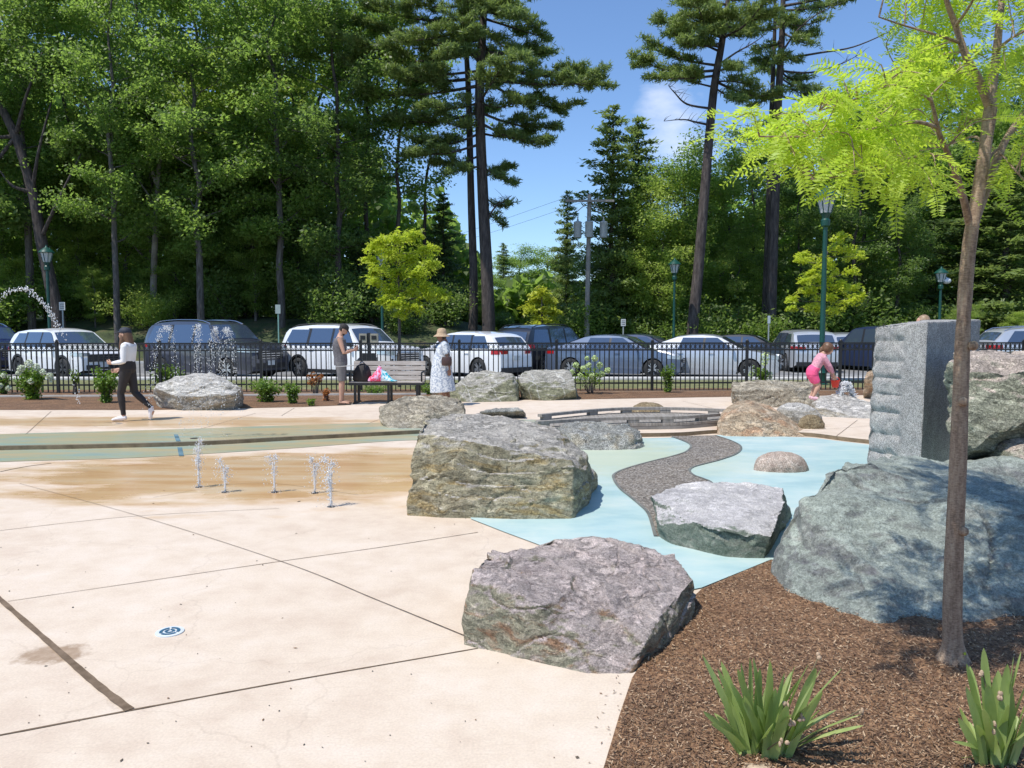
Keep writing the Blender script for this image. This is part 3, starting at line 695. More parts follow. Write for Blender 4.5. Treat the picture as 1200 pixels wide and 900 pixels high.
# ================= people =================
M_skin=simple('skin',(.50,.29,.20),.55,var=.06); M_skin2=simple('skin_brown',(.22,.11,.07),.55,var=.08)
M_hair=simple('hair_auburn',(.14,.07,.035),.5,var=.3,scale=30); M_hairl=simple('hair_light',(.30,.20,.12),.5,var=.3,scale=30); M_hairb=simple('hair_dark',(.02,.014,.01),.5)
M_eye=simple('eye_dark',(.02,.015,.012),.2)
def sub(ch,t0,t1,inf=0,n=6):
    P=[(Vector(p[0]),p[1],p[2] if len(p)>2 else p[1]) for p in ch]
    L=[0]
    for i in range(1,len(P)): L.append(L[-1]+(P[i][0]-P[i-1][0]).length)
    def at(t):
        s=t*L[-1]
        for i in range(1,len(P)):
            if s<=L[i]+1e-9:
                f=(s-L[i-1])/max(L[i]-L[i-1],1e-9); return (P[i-1][0].lerp(P[i][0],f),P[i-1][1]+(P[i][1]-P[i-1][1])*f+inf,P[i-1][2]+(P[i][2]-P[i-1][2])*f+inf)
        return (P[-1][0],P[-1][1]+inf,P[-1][2]+inf)
    ts=sorted(set([t0,t1]+[t0+(t1-t0)*k/n for k in range(n+1)]+[l/L[-1] for l in L if t0<l/L[-1]<t1]))
    return [at(t) for t in ts]
def figure(name,label,loc,rz,J,skin,s=1.0,fem=False,clothes=(),hair=None,extras=None,group=None,child=False,voxel=.0065,head_pitch=0):
    """J: joints in local metres, x forward, y left"""
    root=thing(name,label,'person',loc,rz,group)
    V=lambda k:Vector(J[k])*s
    pel,ch,nk,hd=V('pelvis'),V('chest'),V('neck'),V('head')
    k=s*(.9 if fem else 1)
    lw=.165*k if not fem else .17*s
    wa=(.135 if fem else .155)*s
    spine=[(pel+Vector((0,0,-.09*s)),.10*s,.085*s),(pel+Vector((0,0,-.03*s)),lw,.115*s),(pel+Vector((0,0,.06*s)),lw*.97,.11*s),(pel.lerp(ch,.5),wa,(.095 if fem else .115)*s),(ch,(.15 if fem else .172)*s,(.11 if fem else .12)*s),(ch.lerp(nk,.6),(.155 if fem else .185)*s,.095*s),(ch.lerp(nk,.88),.11*s,.07*s),(nk,.06*k,.06*k),(nk.lerp(hd,.5),.052*k,.055*k)]
    limbs={}
    for sd in 'LR':
        hip,kn,an,toe=V('hip'+sd),V('knee'+sd),V('ankle'+sd),V('toe'+sd)
        limbs['leg'+sd]=[(hip,.088*s,.092*s),(hip.lerp(kn,.35),.078*s),(hip.lerp(kn,.8),.06*s),(kn,.053*s),(kn.lerp(an,.3),.054*s),(kn.lerp(an,.75),.036*s),(an,.034*s)]
        heel=an+(an-toe).normalized()*.035*s; heel.z=an.z-.03*s if heel.z>an.z-.03*s else heel.z
        limbs['foot'+sd]=[(heel,.028*s,.03*s),(an.lerp(toe,.3)+Vector((0,0,-.02*s)),.036*s,.034*s),(an.lerp(toe,.75),.042*s,.024*s),(toe,.03*s,.014*s)]
        sh,eb,wr=V('sh'+sd),V('elbow'+sd),V('wrist'+sd)
        a=.9 if fem else 1.08
        limbs['arm'+sd]=[(ch.lerp(nk,.62)+ (sh-ch.lerp(nk,.62))*.5,.05*s*a),(sh,.054*s*a),(sh.lerp(eb,.5),.046*s*a),(eb,.036*s*a),(eb.lerp(wr,.35),.037*s*a),(wr,.024*s*a,.02*s*a)]
    mb=MB(); mb.loft(spine,n=14)
    for q in limbs.values(): mb.loft(q,n=10)
    # head with jaw, nose, ears
    Mh=Matrix.Rotation(head_pitch,3,'Y')
    def hp(x,y,z): return hd+Mh@(Vector((x,y,z))*s)
    hs=[(hp(-.005,0,-.115),.035*s,.045*s),(hp(.012,0,-.09),.052*s,.068*s),(hp(.008,0,-.045),.066*s,.085*s),(hp(0,0,.01),.074*s,.094*s),(hp(-.008,0,.06),.07*s,.088*s),(hp(-.014,0,.095),.05*s,.062*s),(hp(-.016,0,.112),.02*s,.025*s)]
    mb.loft(hs,n=14)
    mb.loft([(hp(.085,0,.012),.009*s,.008*s),(hp(.104,0,-.022),.014*s,.012*s),(hp(.088,0,-.032),.012*s,.01*s)],n=8)
    mb.loft([(hp(.082,0,-.052),.022*s,.006*s),(hp(.090,0,-.056),.02*s,.006*s)],n=8)
    for y in (1,-1): mb.ball(hp(-.002,y*.076,-.008),(.018*s,.009*s,.03*s),6)
    # hands
    for sd in 'LR':
        wr=V('wrist'+sd); eb=V('elbow'+sd); f=(V('hand'+sd)-wr).normalized(); 
        nrm=Vector(J.get('palm'+sd,(0,1,0))); nrm=(nrm-f*nrm.dot(f)).normalized(); ac=f.cross(nrm)
        pl=.085*s
        mb.loft([(wr,.02*s,.016*s),(wr+f*pl*.4,.034*s,.014*s),(wr+f*pl,.036*s,.012*s)],side=ac,n=8)
        for i,(l,o) in enumerate(((.062,-.028),(.072,-.0095),(.067,.0095),(.052,.027))):
            b0=wr+f*pl*.9+ac*o*s; b1=b0+f*l*.45*s+ac*o*.15*s+nrm*.006*s; b2=b1+f*l*.38*s*.8+nrm*.018*s; b3=b2+f*l*.2*s+nrm*.018*s
            mb.loft([(b0,.009*s),(b1,.0088*s),(b2,.0082*s),(b3,.007*s)],n=6)
        t0=wr+f*pl*.25-ac*.022*s; t1=t0+f*.03*s-ac*.025*s+nrm*.01*s; t2=t1+f*.032*s-ac*.006*s+nrm*.012*s
        mb.loft([(t0,.012*s),(t1,.0105*s),(t2,.008*s)],n=6)
    me=remesh(mb,voxel*s,3); me.materials.append(skin); me.name='body'; link('body',me,root,None,180)
    for y in (1,-1):
        e=MB(); e.ball(hp(.078,y*.03,.0),(.008*s,.012*s,.007*s),6); e.build('eye',M_eye,root)
    def cloth(nm,mat,lofts,vox=.011,sm=4):
        m=MB()
        for lf in lofts: m.loft(lf[0],side=lf[1] if len(lf)>1 else (0,1,0),n=14)
        me=remesh(m,vox*s,sm); me.materials.append(mat); me.name=nm; return link(nm,me,root,None,180)
    if extras: extras(root,dict(spine=spine,limbs=limbs,hp=hp,cloth=cloth,V=V,s=s,hd=hd))
    return root
def shoe(c,J,sd,mat,z=0.0,s=1,nm='shoe'):
    an,toe=c['V']('ankle'+sd),c['V']('toe'+sd)
    heel=an+(an-toe).normalized()*.045*s
    dn=Vector((0,0,-.035*s)) if abs(toe.z-an.z)<.09*s else (toe-an).cross(Vector((0,1,0))).normalized()*.03*s*(1)
    c['cloth'](nm,mat,[([(heel+dn,.034*s,.034*s),(an.lerp(toe,.2)+dn*.6,.044*s,.05*s),(an.lerp(toe,.6)+dn*.2,.048*s,.036*s),(toe,.046*s,.026*s),(toe+(toe-an).normalized()*.03*s,.03*s,.018*s)],)],.010,3)
# --- woman walking in leggings (faces -X) ---
M_white=simple('cloth_white',(.72,.71,.72),.8,var=.05); M_black=simple('cloth_black',(.022,.018,.018),.75,var=.2); M_navy=simple('cap_navy',(.02,.024,.04),.7)
M_shoe=simple('shoe_white',(.72,.70,.70),.6,var=.05)
J1=dict(pelvis=(0,0,.93),chest=(-.01,0,1.2),neck=(-.03,0,1.38),head=(.035,0,1.50),hipL=(0,.075,.89),kneeL=(.10,.08,.48),ankleL=(.06,.08,.085),toeL=(.235,.09,.03),
 hipR=(0,-.075,.89),kneeR=(-.07,-.075,.49),ankleR=(-.37,-.075,.20),toeR=(-.33,-.075,.045),
 shL=(-.03,.165,1.31),elbowL=(-.03,.20,1.04),wristL=(.21,.13,1.01),handL=(.33,.09,1.03),palmL=(0,-1,.3),
 shR=(-.03,-.165,1.31),elbowR=(0,-.19,1.03),wristR=(.20,-.12,.90),handR=(.32,-.10,.86),palmR=(0,1,.2))
def ex1(root,c):
    cl=c['cloth']; L=c['limbs']; sp=c['spine']; hp=c['hp']
    cl('leggings',M_black,[(sub(L['legL'],0,.97,.007),),(sub(L['legR'],0,.97,.007),),(sub(sp,0,.36,.008),)])
    cl('shirt',M_white,[(sub(sp,.33,.90,.010),),(sub(L['armL'],0,.98,.010),),(sub(L['armR'],0,.98,.010),)])
    for k in 'LR': shoe(c,J1,k,M_shoe)
    cl('hair',M_hair,[([(hp(-.02,0,.08),.055,.06),(hp(-.03,0,.03),.08,.085),(hp(-.055,0,-.05),.085,.075),(hp(-.085,0,-.15),.09,.06),(hp(-.10,0,-.28),.075,.045),(hp(-.10,0,-.40),.045,.03)],),
        ([(hp(.02,.06,.0),.02,.03),(hp(.02,.075,-.1),.03,.035),(hp(.035,.08,-.22),.03,.03),(hp(.04,.07,-.31),.012,.015)],)],.010,2)
    cl('cap',M_navy,[([(hp(-.012,0,.03),.086,.105),(hp(-.014,0,.075),.084,.10),(hp(-.016,0,.115),.062,.075),(hp(-.018,0,.132),.02,.025)],),([(hp(.08,0,.045),.07,.016),(hp(.13,0,.035),.062,.010),(hp(.17,0,.025),.035,.008)],)],.008,2)
P1=g(152,493,TZ)
figure('person','woman in white top, black leggings, dark cap and white trainers walking left across the plaza',P1,R(180),J1,M_skin,.98,True,extras=ex1)
# --- man with phone (faces +X) ---
M_tank=simple('tank_grey',(.13,.125,.135),.85,var=.35,scale=25); M_short=simple('shorts_grey',(.17,.165,.165),.85,var=.15)
J2=dict(pelvis=(0,0,.95),chest=(-.02,0,1.25),neck=(.0,0,1.46),head=(.065,0,1.58),hipL=(0,.09,.91),kneeL=(.03,.12,.50),ankleL=(.02,.13,.085),toeL=(.20,.16,.03),
 hipR=(0,-.09,.91),kneeR=(.01,-.10,.50),ankleR=(-.01,-.11,.085),toeR=(.17,-.13,.03),
 shL=(-.01,.20,1.39),elbowL=(.06,.25,1.10),wristL=(.28,.09,1.17),handL=(.37,.03,1.22),palmL=(-.3,-1,.3),
 shR=(-.01,-.20,1.39),elbowR=(.07,-.25,1.10),wristR=(.28,-.09,1.16),handR=(.37,-.03,1.21),palmR=(-.3,1,.3))
def ex2(root,c):
    cl=c['cloth']; L=c['limbs']; sp=c['spine']; hp=c['hp']
    cl('shorts',M_short,[(sub(L['legL'],.0,.50,.022),),(sub(L['legR'],.0,.50,.022),),(sub(sp,0,.35,.014),)])
    big=[(p,a+.035,b+.03) for p,a,b in sub(sp,.08,.80,0)]
    cl('tank_top',M_tank,[([(p-Vector((0,0,.08)) if i==0 else p,a,b) for i,(p,a,b) in enumerate(big)],),([(c['V']('chest')+Vector((.0,.115,.05)),.05,.10),(c['V']('neck')+Vector((-.0,.10,-.035)),.035,.06)],),([(c['V']('chest')+Vector((.0,-.115,.05)),.05,.10),(c['V']('neck')+Vector((-.0,-.10,-.035)),.035,.06)],)])
    for k in 'LR':
        an,toe=c['V']('ankle'+k),c['V']('toe'+k); m=MB(); m.loft([(an+Vector((-.07,0,-.075)),.035,.012),(an.lerp(toe,.5)+Vector((0,0,-.05)),.045,.012),(toe+Vector((.03,0,-.02)),.035,.012)],n=12); 
        m.loft([(an.lerp(toe,.55)+Vector((0,.05,-.035)),.012,.008),(an.lerp(toe,.55)+Vector((0,0,.012)),.012,.008),(an.lerp(toe,.55)+Vector((0,-.05,-.035)),.012,.008)],side=(1,0,0),n=6); m.build('sandal',M_black,root,smooth=60)
    cl('hair',M_hairb,[([(hp(-.03,0,-.05),.066,.05),(hp(-.028,0,0),.078,.078),(hp(-.02,0,.06),.076,.086)],)],.01,2)
    cl('beard',M_hairb,[([(hp(.04,0,-.11),.035,.03),(hp(.045,0,-.08),.055,.045),(hp(.04,0,-.055),.05,.045)],)],.009,2)
    cl('cap',M_black,[([(hp(-.012,0,.03),.086,.105),(hp(-.014,0,.075),.084,.10),(hp(-.016,0,.115),.062,.075),(hp(-.018,0,.132),.02,.025)],),([(hp(.08,0,.045),.07,.016),(hp(.13,0,.03),.062,.010),(hp(.165,0,.01),.035,.008)],)],.008,2)
P2=g(400,474,TZ)
m_=figure('person','bearded man in grey tank top, shorts and black cap looking down by the bench',P2,R(12),J2,M_skin,.985,False,extras=ex2,head_pitch=R(38))
ph=MB(); ph.box((0,0,0),(.008,.075,.15)); po=ph.build('phone',simple('phone_black',(.02,.02,.022),.25),None)
po.matrix_world=Matrix.Translation(P2)@Matrix.Rotation(R(12),4,'Z')@Matrix.Translation((.395,0,1.23))@Matrix.Rotation(R(35),4,'Y'); tag(po,'small dark phone held in the hands of the man in the tank top','phone')
# --- woman in sun hat and long dress (faces -X) ---
dm=NT('dress_print'); v=dm.voro(16); dm.col(dm.mix(dm.ramp(dm.noise(26,3,.6),[(.47,0),(.55,.8)]),(.66,.68,.68),(.26,.31,.40))); dm.rough(.85); M_dress=dm.mat
J3=dict(pelvis=(0,0,.88),chest=(.0,0,1.16),neck=(-.01,0,1.33),head=(.05,0,1.43),hipL=(0,.08,.84),kneeL=(.02,.09,.45),ankleL=(.0,.09,.085),toeL=(.17,.10,.03),
 hipR=(0,-.08,.84),kneeR=(-.02,-.09,.45),ankleR=(-.09,-.09,.085),toeR=(.08,-.10,.03),
 shL=(-.01,.165,1.27),elbowL=(-.09,.21,.99),wristL=(-.13,.22,.76),handL=(-.12,.21,.65),palmL=(0,-1,0),
 shR=(-.01,-.165,1.27),elbowR=(-.02,-.20,1.0),wristR=(.10,-.17,.82),handR=(.16,-.15,.74),palmR=(0,1,0))
def ex3(root,c):
    cl=c['cloth']; L=c['limbs']; sp=c['spine']; hp=c['hp']
    cl('dress',M_dress,[([(Vector((.03,0,.28)),.24,.27),(Vector((.05,0,.5)),.225,.25),(Vector((.06,0,.75)),.20,.215),(Vector((.05,0,.92)),.185,.19),(Vector((.035,0,1.05)),.165,.165),(Vector((.01,0,1.18)),.17,.14),(Vector((-.005,0,1.27)),.15,.10),(Vector((-.01,0,1.315)),.09,.07)],),
      (sub(L['armL'],0,.5,.022),),(sub(L['armR'],0,.5,.022),)],.012,4)
    for k in 'LR': shoe(c,J3,k,simple('sandal_tan',(.25,.14,.08),.7),nm='sandal')
    cl('hair',M_hairb,[([(hp(-.03,0,-.07),.06,.05),(hp(-.028,0,0),.078,.078),(hp(-.02,0,.05),.076,.086)],)],.01,2)
    m=MB(); o=hp(0,0,.035); m.lathe([(.175,-.045),(.16,-.03),(.105,.005),(.10,.04),(.088,.10),(.05,.125),(.002,.13),(.001,.12),(.08,.09),(.095,.0),(.165,-.042)],o,24); m.build('sun_hat',simple('hat_tan',(.42,.30,.19),.85,var=.2,scale=40),root,smooth=50)
P3=g(521,475,TZ)
figure('person','woman in white patterned maxi dress and floppy tan sun hat behind the craggy boulder',P3,R(180),J3,M_skin2,1.0,True,extras=ex3)
bag=thing('shoulder_bag','small dark brown bag slung across the woman in the patterned dress','bag',P3+Vector((.07,-.235,.93)),0)
m=MB(); m.loft([(Vector((0,0,-.10)),.03,.09),(Vector((0,0,-.06)),.045,.105),(Vector((0,0,.03)),.045,.105),(Vector((0,0,.08)),.025,.09)],side=(0,1,0),n=12); m.build('bag_body',simple('leather_brown',(.06,.03,.025),.5),bag,smooth=50)
m=MB(); sp_=[Vector(q) for q in ((.08,.04,.06),(.02,.0,.18),(-.07,.06,.30),(-.10,.17,.385),(-.02,.26,.38))]; m.tube(curve(sp_,5),.009,n=6); m.build('strap',simple('strap_brown',(.05,.025,.02),.5),bag,smooth=180)
# --- child in pink on the rock (faces +X) ---
M_pink=simple('shorts_pink',(.80,.10,.24),.8,var=.1); M_rash=simple('swim_top_pink',(.62,.30,.36),.8,var=.25,scale=40)
J4=dict(pelvis=(-.02,0,.60),chest=(.12,0,.88),neck=(.22,0,1.05),head=(.33,0,1.15),hipL=(-.02,.07,.57),kneeL=(.09,.09,.33),ankleL=(.0,.10,.085),toeL=(.14,.11,.03),
 hipR=(-.02,-.07,.57),kneeR=(.10,-.09,.33),ankleR=(-.02,-.10,.085),toeR=(.12,-.11,.03),
 shL=(.17,.14,.98),elbowL=(.33,.16,.78),wristL=(.43,.10,.58),handL=(.47,.08,.49),palmL=(0,-1,0),
 shR=(.17,-.14,.98),elbowR=(.31,-.17,.77),wristR=(.42,-.10,.57),handR=(.46,-.08,.48),palmR=(0,1,0))
def ex4(root,c):
    s=c['s']; cl=c['cloth']; L=c['limbs']; sp=c['spine']; hp=c['hp']
    cl('shorts',M_pink,[(sub(L['legL'],0,.36,.012),),(sub(L['legR'],0,.36,.012),),(sub(sp,0,.36,.012),)])
    cl('swim_top',M_rash,[(sub(sp,.30,.86,.008),),(sub(L['armL'],0,.9,.008),),(sub(L['armR'],0,.9,.008),)])
    cl('hair',M_hair,[([(hp(-.03,0,.125),.04,.05),(hp(-.03,0,.09),.085,.09),(hp(-.035,0,.03),.105,.105),(hp(-.05,0,-.05),.10,.085),(hp(-.07,0,-.10),.07,.05)],),([(hp(-.06,.05,.0),.05,.06),(hp(-.12,.04,-.08),.05,.055),(hp(-.13,.02,-.15),.02,.03)],)],.012,1)
    for k in 'LR': shoe(c,J4,k,simple('shoe_pink',(.75,.45,.5),.7),s=s)
P4=d(952,469,14.35)
figure('person','small child in pink top and shorts bending over a red toy on the grey rocks',P4,R(-4),J4,M_skin,.84,True,extras=ex4,head_pitch=R(25),voxel=.0075)
bk=thing('toy_bucket','red toy bucket under the hands of the child in pink','toy bucket',P4+Vector((.42,0,.24)),0)
mr=simple('plastic_red',(.72,.04,.02),.35)
m=MB(); m.lathe([(.055,0),(.06,.015),(.077,.12),(.084,.124),(.084,.134),(.073,.134),(.055,.022),(.001,.018)],n=20); m.build('pail',mr,bk,smooth=40)
m=MB(); m.tube([Vector((.08*math.cos(a),0,.127+.07*math.sin(a))) for a in [math.pi*k/10 for k in range(11)]],.007,n=6); m.build('handle',mr,bk,smooth=180)
# --- adult hidden behind the slab, only the top of the head shows ---
J5=dict(J2); J5.update(elbowL=(-.02,.23,1.10),wristL=(.04,.22,.86),handL=(.06,.21,.75),palmL=(0,-1,0),elbowR=(-.02,-.23,1.10),wristR=(.04,-.22,.86),handR=(.06,-.21,.75),palmR=(0,1,0),head=(.03,0,1.60))
def ex5(root,c):
    cl=c['cloth']; L=c['limbs']; sp=c['spine']; hp=c['hp']
    cl('shorts',M_short,[(sub(L['legL'],.0,.50,.022),),(sub(L['legR'],.0,.50,.022),),(sub(sp,0,.35,.014),)])
    cl('shirt',M_white,[(sub(sp,.25,.88,.014),),(sub(L['armL'],0,.45,.016),),(sub(L['armR'],0,.45,.016),)])
    cl('hair',M_hairl,[([(hp(-.03,0,-.05),.066,.05),(hp(-.028,0,0),.082,.085),(hp(-.02,0,.06),.084,.096),(hp(-.02,0,.115),.06,.07),(hp(-.02,0,.14),.02,.025)],)],.012,1)
    for k in 'LR': shoe(c,J5,k,M_black)
q=w(1079,12.5,TZ); top=d(1080,368.5,12.5).z
figure('person','person behind the granite slab, only the light brown hair showing over its top',q,R(150),J5,M_skin,(top-TZ)/1.742,False,extras=ex5)
# ================= cars =================
def carpaint(name,c,metal=.0):
    m=NT(name); m.col(c); m.rough(.32); m.p('Metallic',metal); m.p('Coat Weight',1.0); m.p('Coat Roughness',.03)
    f=m.noise(1.5,3,.5); m.rough(m.math('MULTIPLY_ADD',f,.1,.27)); return m.mat
gl=NT('car_glass'); gl.col((.10,.14,.20)); gl.p('Metallic',.55); gl.rough(.04); gl.p('Specular IOR Level',.9); gl.p('Coat Weight',.6); M_glass=gl.mat
M_tyre=simple('tyre',(.025,.025,.025),.8); M_rim=simple('rim',(.55,.56,.58),.3,.8,var=.05); M_rimd=simple('rim_dark',(.10,.10,.11),.35,.7)
M_trim=simple('black_trim',(.02,.02,.022),.45); M_under=simple('underbody',(.012,.012,.012),.9)
hl=NT('headlight_lens'); hl.col((.55,.60,.65)); hl.rough(.08); hl.p('Metallic',.5); M_hl=hl.mat
M_tl=simple('tail_lens',(.40,.012,.012),.15); M_plate=simple('plate',(.6,.62,.62),.5); M_chrome=simple('chrome',(.7,.7,.72),.12,1.0,var=.02)
def interp(tab,x):
    if x<=tab[0][0]: return tab[0][1]
    for (a,b),(c,e) in zip(tab,tab[1:]):
        if x<=c:
            t_=(x-a)/(c-a); return b+(e-b)*t_
    return tab[-1][1]
PROF={
 'suv':[(-.5,.47),(-.495,.58),(-.485,.65),(-.445,.86),(-.415,.93),(-.34,.975),(-.2,1),(0,.995),(.10,.965),(.14,.93),(.235,.665),(.27,.64),(.38,.615),(.45,.585),(.485,.53),(.5,.42)],
 'crossover':[(-.5,.46),(-.492,.60),(-.475,.68),(-.40,.90),(-.35,.95),(-.2,.99),(-.02,1),(.08,.965),(.12,.93),(.25,.665),(.3,.635),(.40,.60),(.46,.555),(.49,.48),(.5,.40)],
 'sedan':[(-.5,.48),(-.495,.64),(-.485,.70),(-.43,.735),(-.37,.76),(-.20,.955),(-.12,.99),(-.02,1),(.05,.985),(.11,.94),(.255,.69),(.30,.66),(.40,.60),(.465,.53),(.49,.46),(.5,.38)]}
def car(label,px,Y,ang,kind,paint,L,W_,H,rim=M_rim,cat='car',rails=False,trim=False,group='cars parked in the lot behind the fence',name='parked_car',front_plate=True,dy=None,x=None):
    ang=R(ang)
    loc=w(px,Y,0) if x is None else Vector((x,Y,0))
    root=thing(name,label,cat,loc,ang,group)
    prof=PROF[kind]; r=.345 if kind!='sedan' else .325; wz=r
    wf=.5*L-.19*L; wb=-.5*L+.205*L; GC=.19 if kind!='sedan' else .15
    def zt(x): return interp(prof,x/L)*H
    belt=.60*H if kind=='suv' else (.62*H if kind=='crossover' else .655*H)
    def zb(x):
        z=GC
        e=abs(x)/(L/2)
        if e>.93: z=GC+(e-.93)/.07*.10
        for c_ in (wf,wb):
            dd=(r+.055)**2-(x-c_)**2
            if dd>0: z=max(z,wz+math.sqrt(dd))
        return z
    def hw(x,z):
        e=abs(x)/(L/2); pl=1-.05*e**3-.13*max(0,(e-.80)/.20)**2.2
        if z<=belt: f=1-.035*((z-.33*H)/(.33*H))**2 if z>.33*H else 1-.05*((.33*H-z)/(.33*H))**2
        else:
            f=.965-(z-belt)/(H-belt)*(.21 if kind!='sedan' else .235)
        return W_/2*pl*f
    xs=sorted(set([-L/2+L*i/46 for i in range(47)]+[p[0]*L for p in prof]+[c_+k*(r+.055)*math.cos(math.pi*i/10) for c_ in (wf,wb) for k in (1,) for i in range(11)]))
    NS=10; NR=4; mb=MB(); rings=[]
    for x_ in xs:
        a,b=zb(x_),zt(x_); ring=[]
        for i in range(NS+1):
            z=a+(b-.015-a)*i/NS; ring.append((hw(x_,z),z))
        wt=hw(x_,b)
        for i in range(1,NR+1):
            f=1-i/NR; y=wt*f*.97; ring.append((y,b+.0+ .035*(1-(f)**2)*(1 if b>belt else .5)-.0))
        pts=[(x_,y,z) for y,z in ring]+[(x_,-y,z) for y,z in reversed(ring[:-1])]
        o=len(mb.v); mb.v+=pts; rings.append((o,len(pts)))
    n=rings[0][1]
    for i in range(len(rings)-1):
        o0,o1=rings[i][0],rings[i+1][0]
        for k in range(n-1): mb.face((o0+k,o1+k,o1+k+1,o0+k+1),0)
        mb.face((o0+n-1,o1+n-1,o1,o0),1)
    mb.face(tuple(rings[0][0]+k for k in range(n)),0); mb.face(tuple(rings[-1][0]+k for k in reversed(range(n))),0)
    mb.build('body',[paint,M_under],root,smooth=32)
    def side_patch(nm,poly,mat,off=.007,parent=root,both=True,nx=6):
        """poly = (x0b,x0t,x1b,x1t,zb,zt) trapezoid in body space"""
        o=None
        for s in ((1,-1) if both else (1,)):
            x0b,x0t,x1b,x1t,z0,z1=poly; m=MB(); ny=4
            for j in range(ny+1):
                v=j/ny; z=z0+(z1-z0)*v
                for i in range(nx+1):
                    u=i/nx; x_=(x0b+(x1b-x0b)*u)*(1-v)+(x0t+(x1t-x0t)*u)*v
                    zz=min(z,zt(x_)-.03); m.v.append((x_,s*(hw(x_,zz)+off),zz))
            for j in range(ny):
                for i in range(nx):
                    q=(j*(nx+1)+i,j*(nx+1)+i+1,(j+1)*(nx+1)+i+1,(j+1)*(nx+1)+i); m.face(q if s<0 else q[::-1])
            o=m.build(nm,mat,parent,smooth=180)
        return o
    def top_patch(nm,x0,x1,f,mat,off=.008,f1=None):
        m=MB(); nx,ny=8,6; f1=f1 or f
        for i in range(nx+1):
            x_=x0+(x1-x0)*i/nx; z=zt(x_); dz=(zt(x_+.02)-zt(x_-.02))/.04; nl=math.hypot(1,dz); ff=f+(f1-f)*i/nx
            for j in range(ny+1):
                y=(j/ny*2-1)*ff*hw(x_,z)
                m.v.append((x_-dz/nl*off,y,z+off/nl+.035*(1-(y/hw(x_,z))**2)))
        for i in range(nx):
            for j in range(ny):
                a=i*(ny+1)+j; m.face((a,a+ny+1,a+ny+2,a+1))
        return m.build(nm,mat,root,smooth=180)
    h0=belt+.015; h1=H*.935
    if kind=='suv':
        side_patch('side_window',(.015*L,.02*L,.205*L,.125*L,h0,h1),M_glass); side_patch('side_window',(-.20*L,-.19*L,-.005*L,.0*L,h0,h1),M_glass); side_patch('side_window',(-.44*L,-.385*L,-.225*L,-.215*L,h0,h1*.975),M_glass); side_patch('pillar_trim',(-.235*L,-.225*L,.21*L,.13*L,h0-.004,h1),M_trim,.004)
        top_patch('windshield',.145*L,.23*L,.90,M_glass,f1=.93); top_patch('rear_window',-.482*L,-.447*L,.86,M_glass)
    elif kind=='crossover':
        side_patch('side_window',(.01*L,.015*L,.215*L,.115*L,h0,h1),M_glass); side_patch('side_window',(-.20*L,-.19*L,-.01*L,-.005*L,h0,h1),M_glass); side_patch('side_window',(-.40*L,-.33*L,-.22*L,-.21*L,h0+.03,h1*.975),M_glass); side_patch('pillar_trim',(-.23*L,-.22*L,.22*L,.12*L,h0-.004,h1),M_trim,.004)
        top_patch('windshield',.125*L,.245*L,.90,M_glass,f1=.93); top_patch('rear_window',-.468*L,-.41*L,.86,M_glass)
    else:
        side_patch('side_window',(.0*L,.005*L,.205*L,.085*L,h0,h1),M_glass); side_patch('side_window',(-.19*L,-.155*L,-.015*L,-.01*L,h0,h1),M_glass); side_patch('pillar_trim',(-.10*L,-.10*L,.10*L,.08*L,h0-.004,h1-.004),M_trim,.004)
        top_patch('windshield',.115*L,.25*L,.90,M_glass,f1=.93); top_patch('rear_window',-.36*L,-.21*L,.88,M_glass)
    # door seams and handles
    for xx in (.235*L,-.0*L-.008*L,-.215*L):
        side_patch('door_seam',(xx-.006,xx-.006,xx+.006,xx+.006,GC+.1,belt-.02),M_trim,.003,nx=1)
    m=MB(); a_=.5*L+.006
    side_patch('bumper_seam',(.405*L,.405*L,.411*L,.411*L,GC+.12,belt-.10),M_trim,.003,nx=1)
    for xx in (.05*L,-.17*L):
        for s in (1,-1):
            m=MB(); m.box((xx,s*(hw(xx,belt-.12)+.015),belt-.12),(.2,.03,.03)); m.build('door_handle',paint,root)
    if trim:
        side_patch('sill_cladding',(wb+r+.1,wb+r+.1,wf-r-.1,wf-r-.1,GC+.01,GC+.13),M_trim,.012)
    for c_ in (wf,wb):
        for s in (1,-1):
            m=MB(); no=18; R0,R1=r+.045,r+(.115 if trim else .075)
            for i in range(no+1):
                a=math.pi*(i/no*1.16-.08)
                for rr in (R0,R1):
                    x_=c_+rr*math.cos(a); z=wz+rr*math.sin(a); m.v.append((x_,s*(hw(x_,max(z,GC))+.010),z))
            for i in range(no): m.face((2*i,2*i+1,2*i+3,2*i+2) if s<0 else (2*i,2*i+2,2*i+3,2*i+1))
            m.build('wheel_arch',M_trim if trim else paint,root)
            y=s*(W_/2-.12)
            m=MB(); m.lathe([(r*.62,-.11),(r*.9,-.11),(r*.98,-.085),(r,-.05),(r,.05),(r*.98,.085),(r*.9,.11),(r*.62,.11),(r*.60,0),(r*.62,-.11)],(0,0,0),28,axis='Y',cap=False)
            wh=m.build('wheel',M_tyre,root,loc=(c_,y,wz),smooth=50)
            m=MB(); m.lathe([(r*.66,-.02),(r*.68,.0),(r*.68,s*.105),(r*.62,s*.108),(r*.60,s*.06),(.02,s*.055)],(0,0,0),28,axis='Y',m=1)
            m.lathe([(.07,s*.06),(.065,s*.10),(.01,s*.105)],(0,0,0),14,axis='Y')
            for k in range(10):
                a=2*math.pi*k/10+(.12 if k%2 else -.12); 
                M_=Matrix.Rotation(-a,3,'Y'); m.box(M_@Vector((r*.34,s*.09,0)),(r*.58,.03,.035),0,rot=M_)
            m.build('rim',[rim,M_trim],wh,smooth=40)
    # lights
    zf=.50*H if kind!='sedan' else .50*H
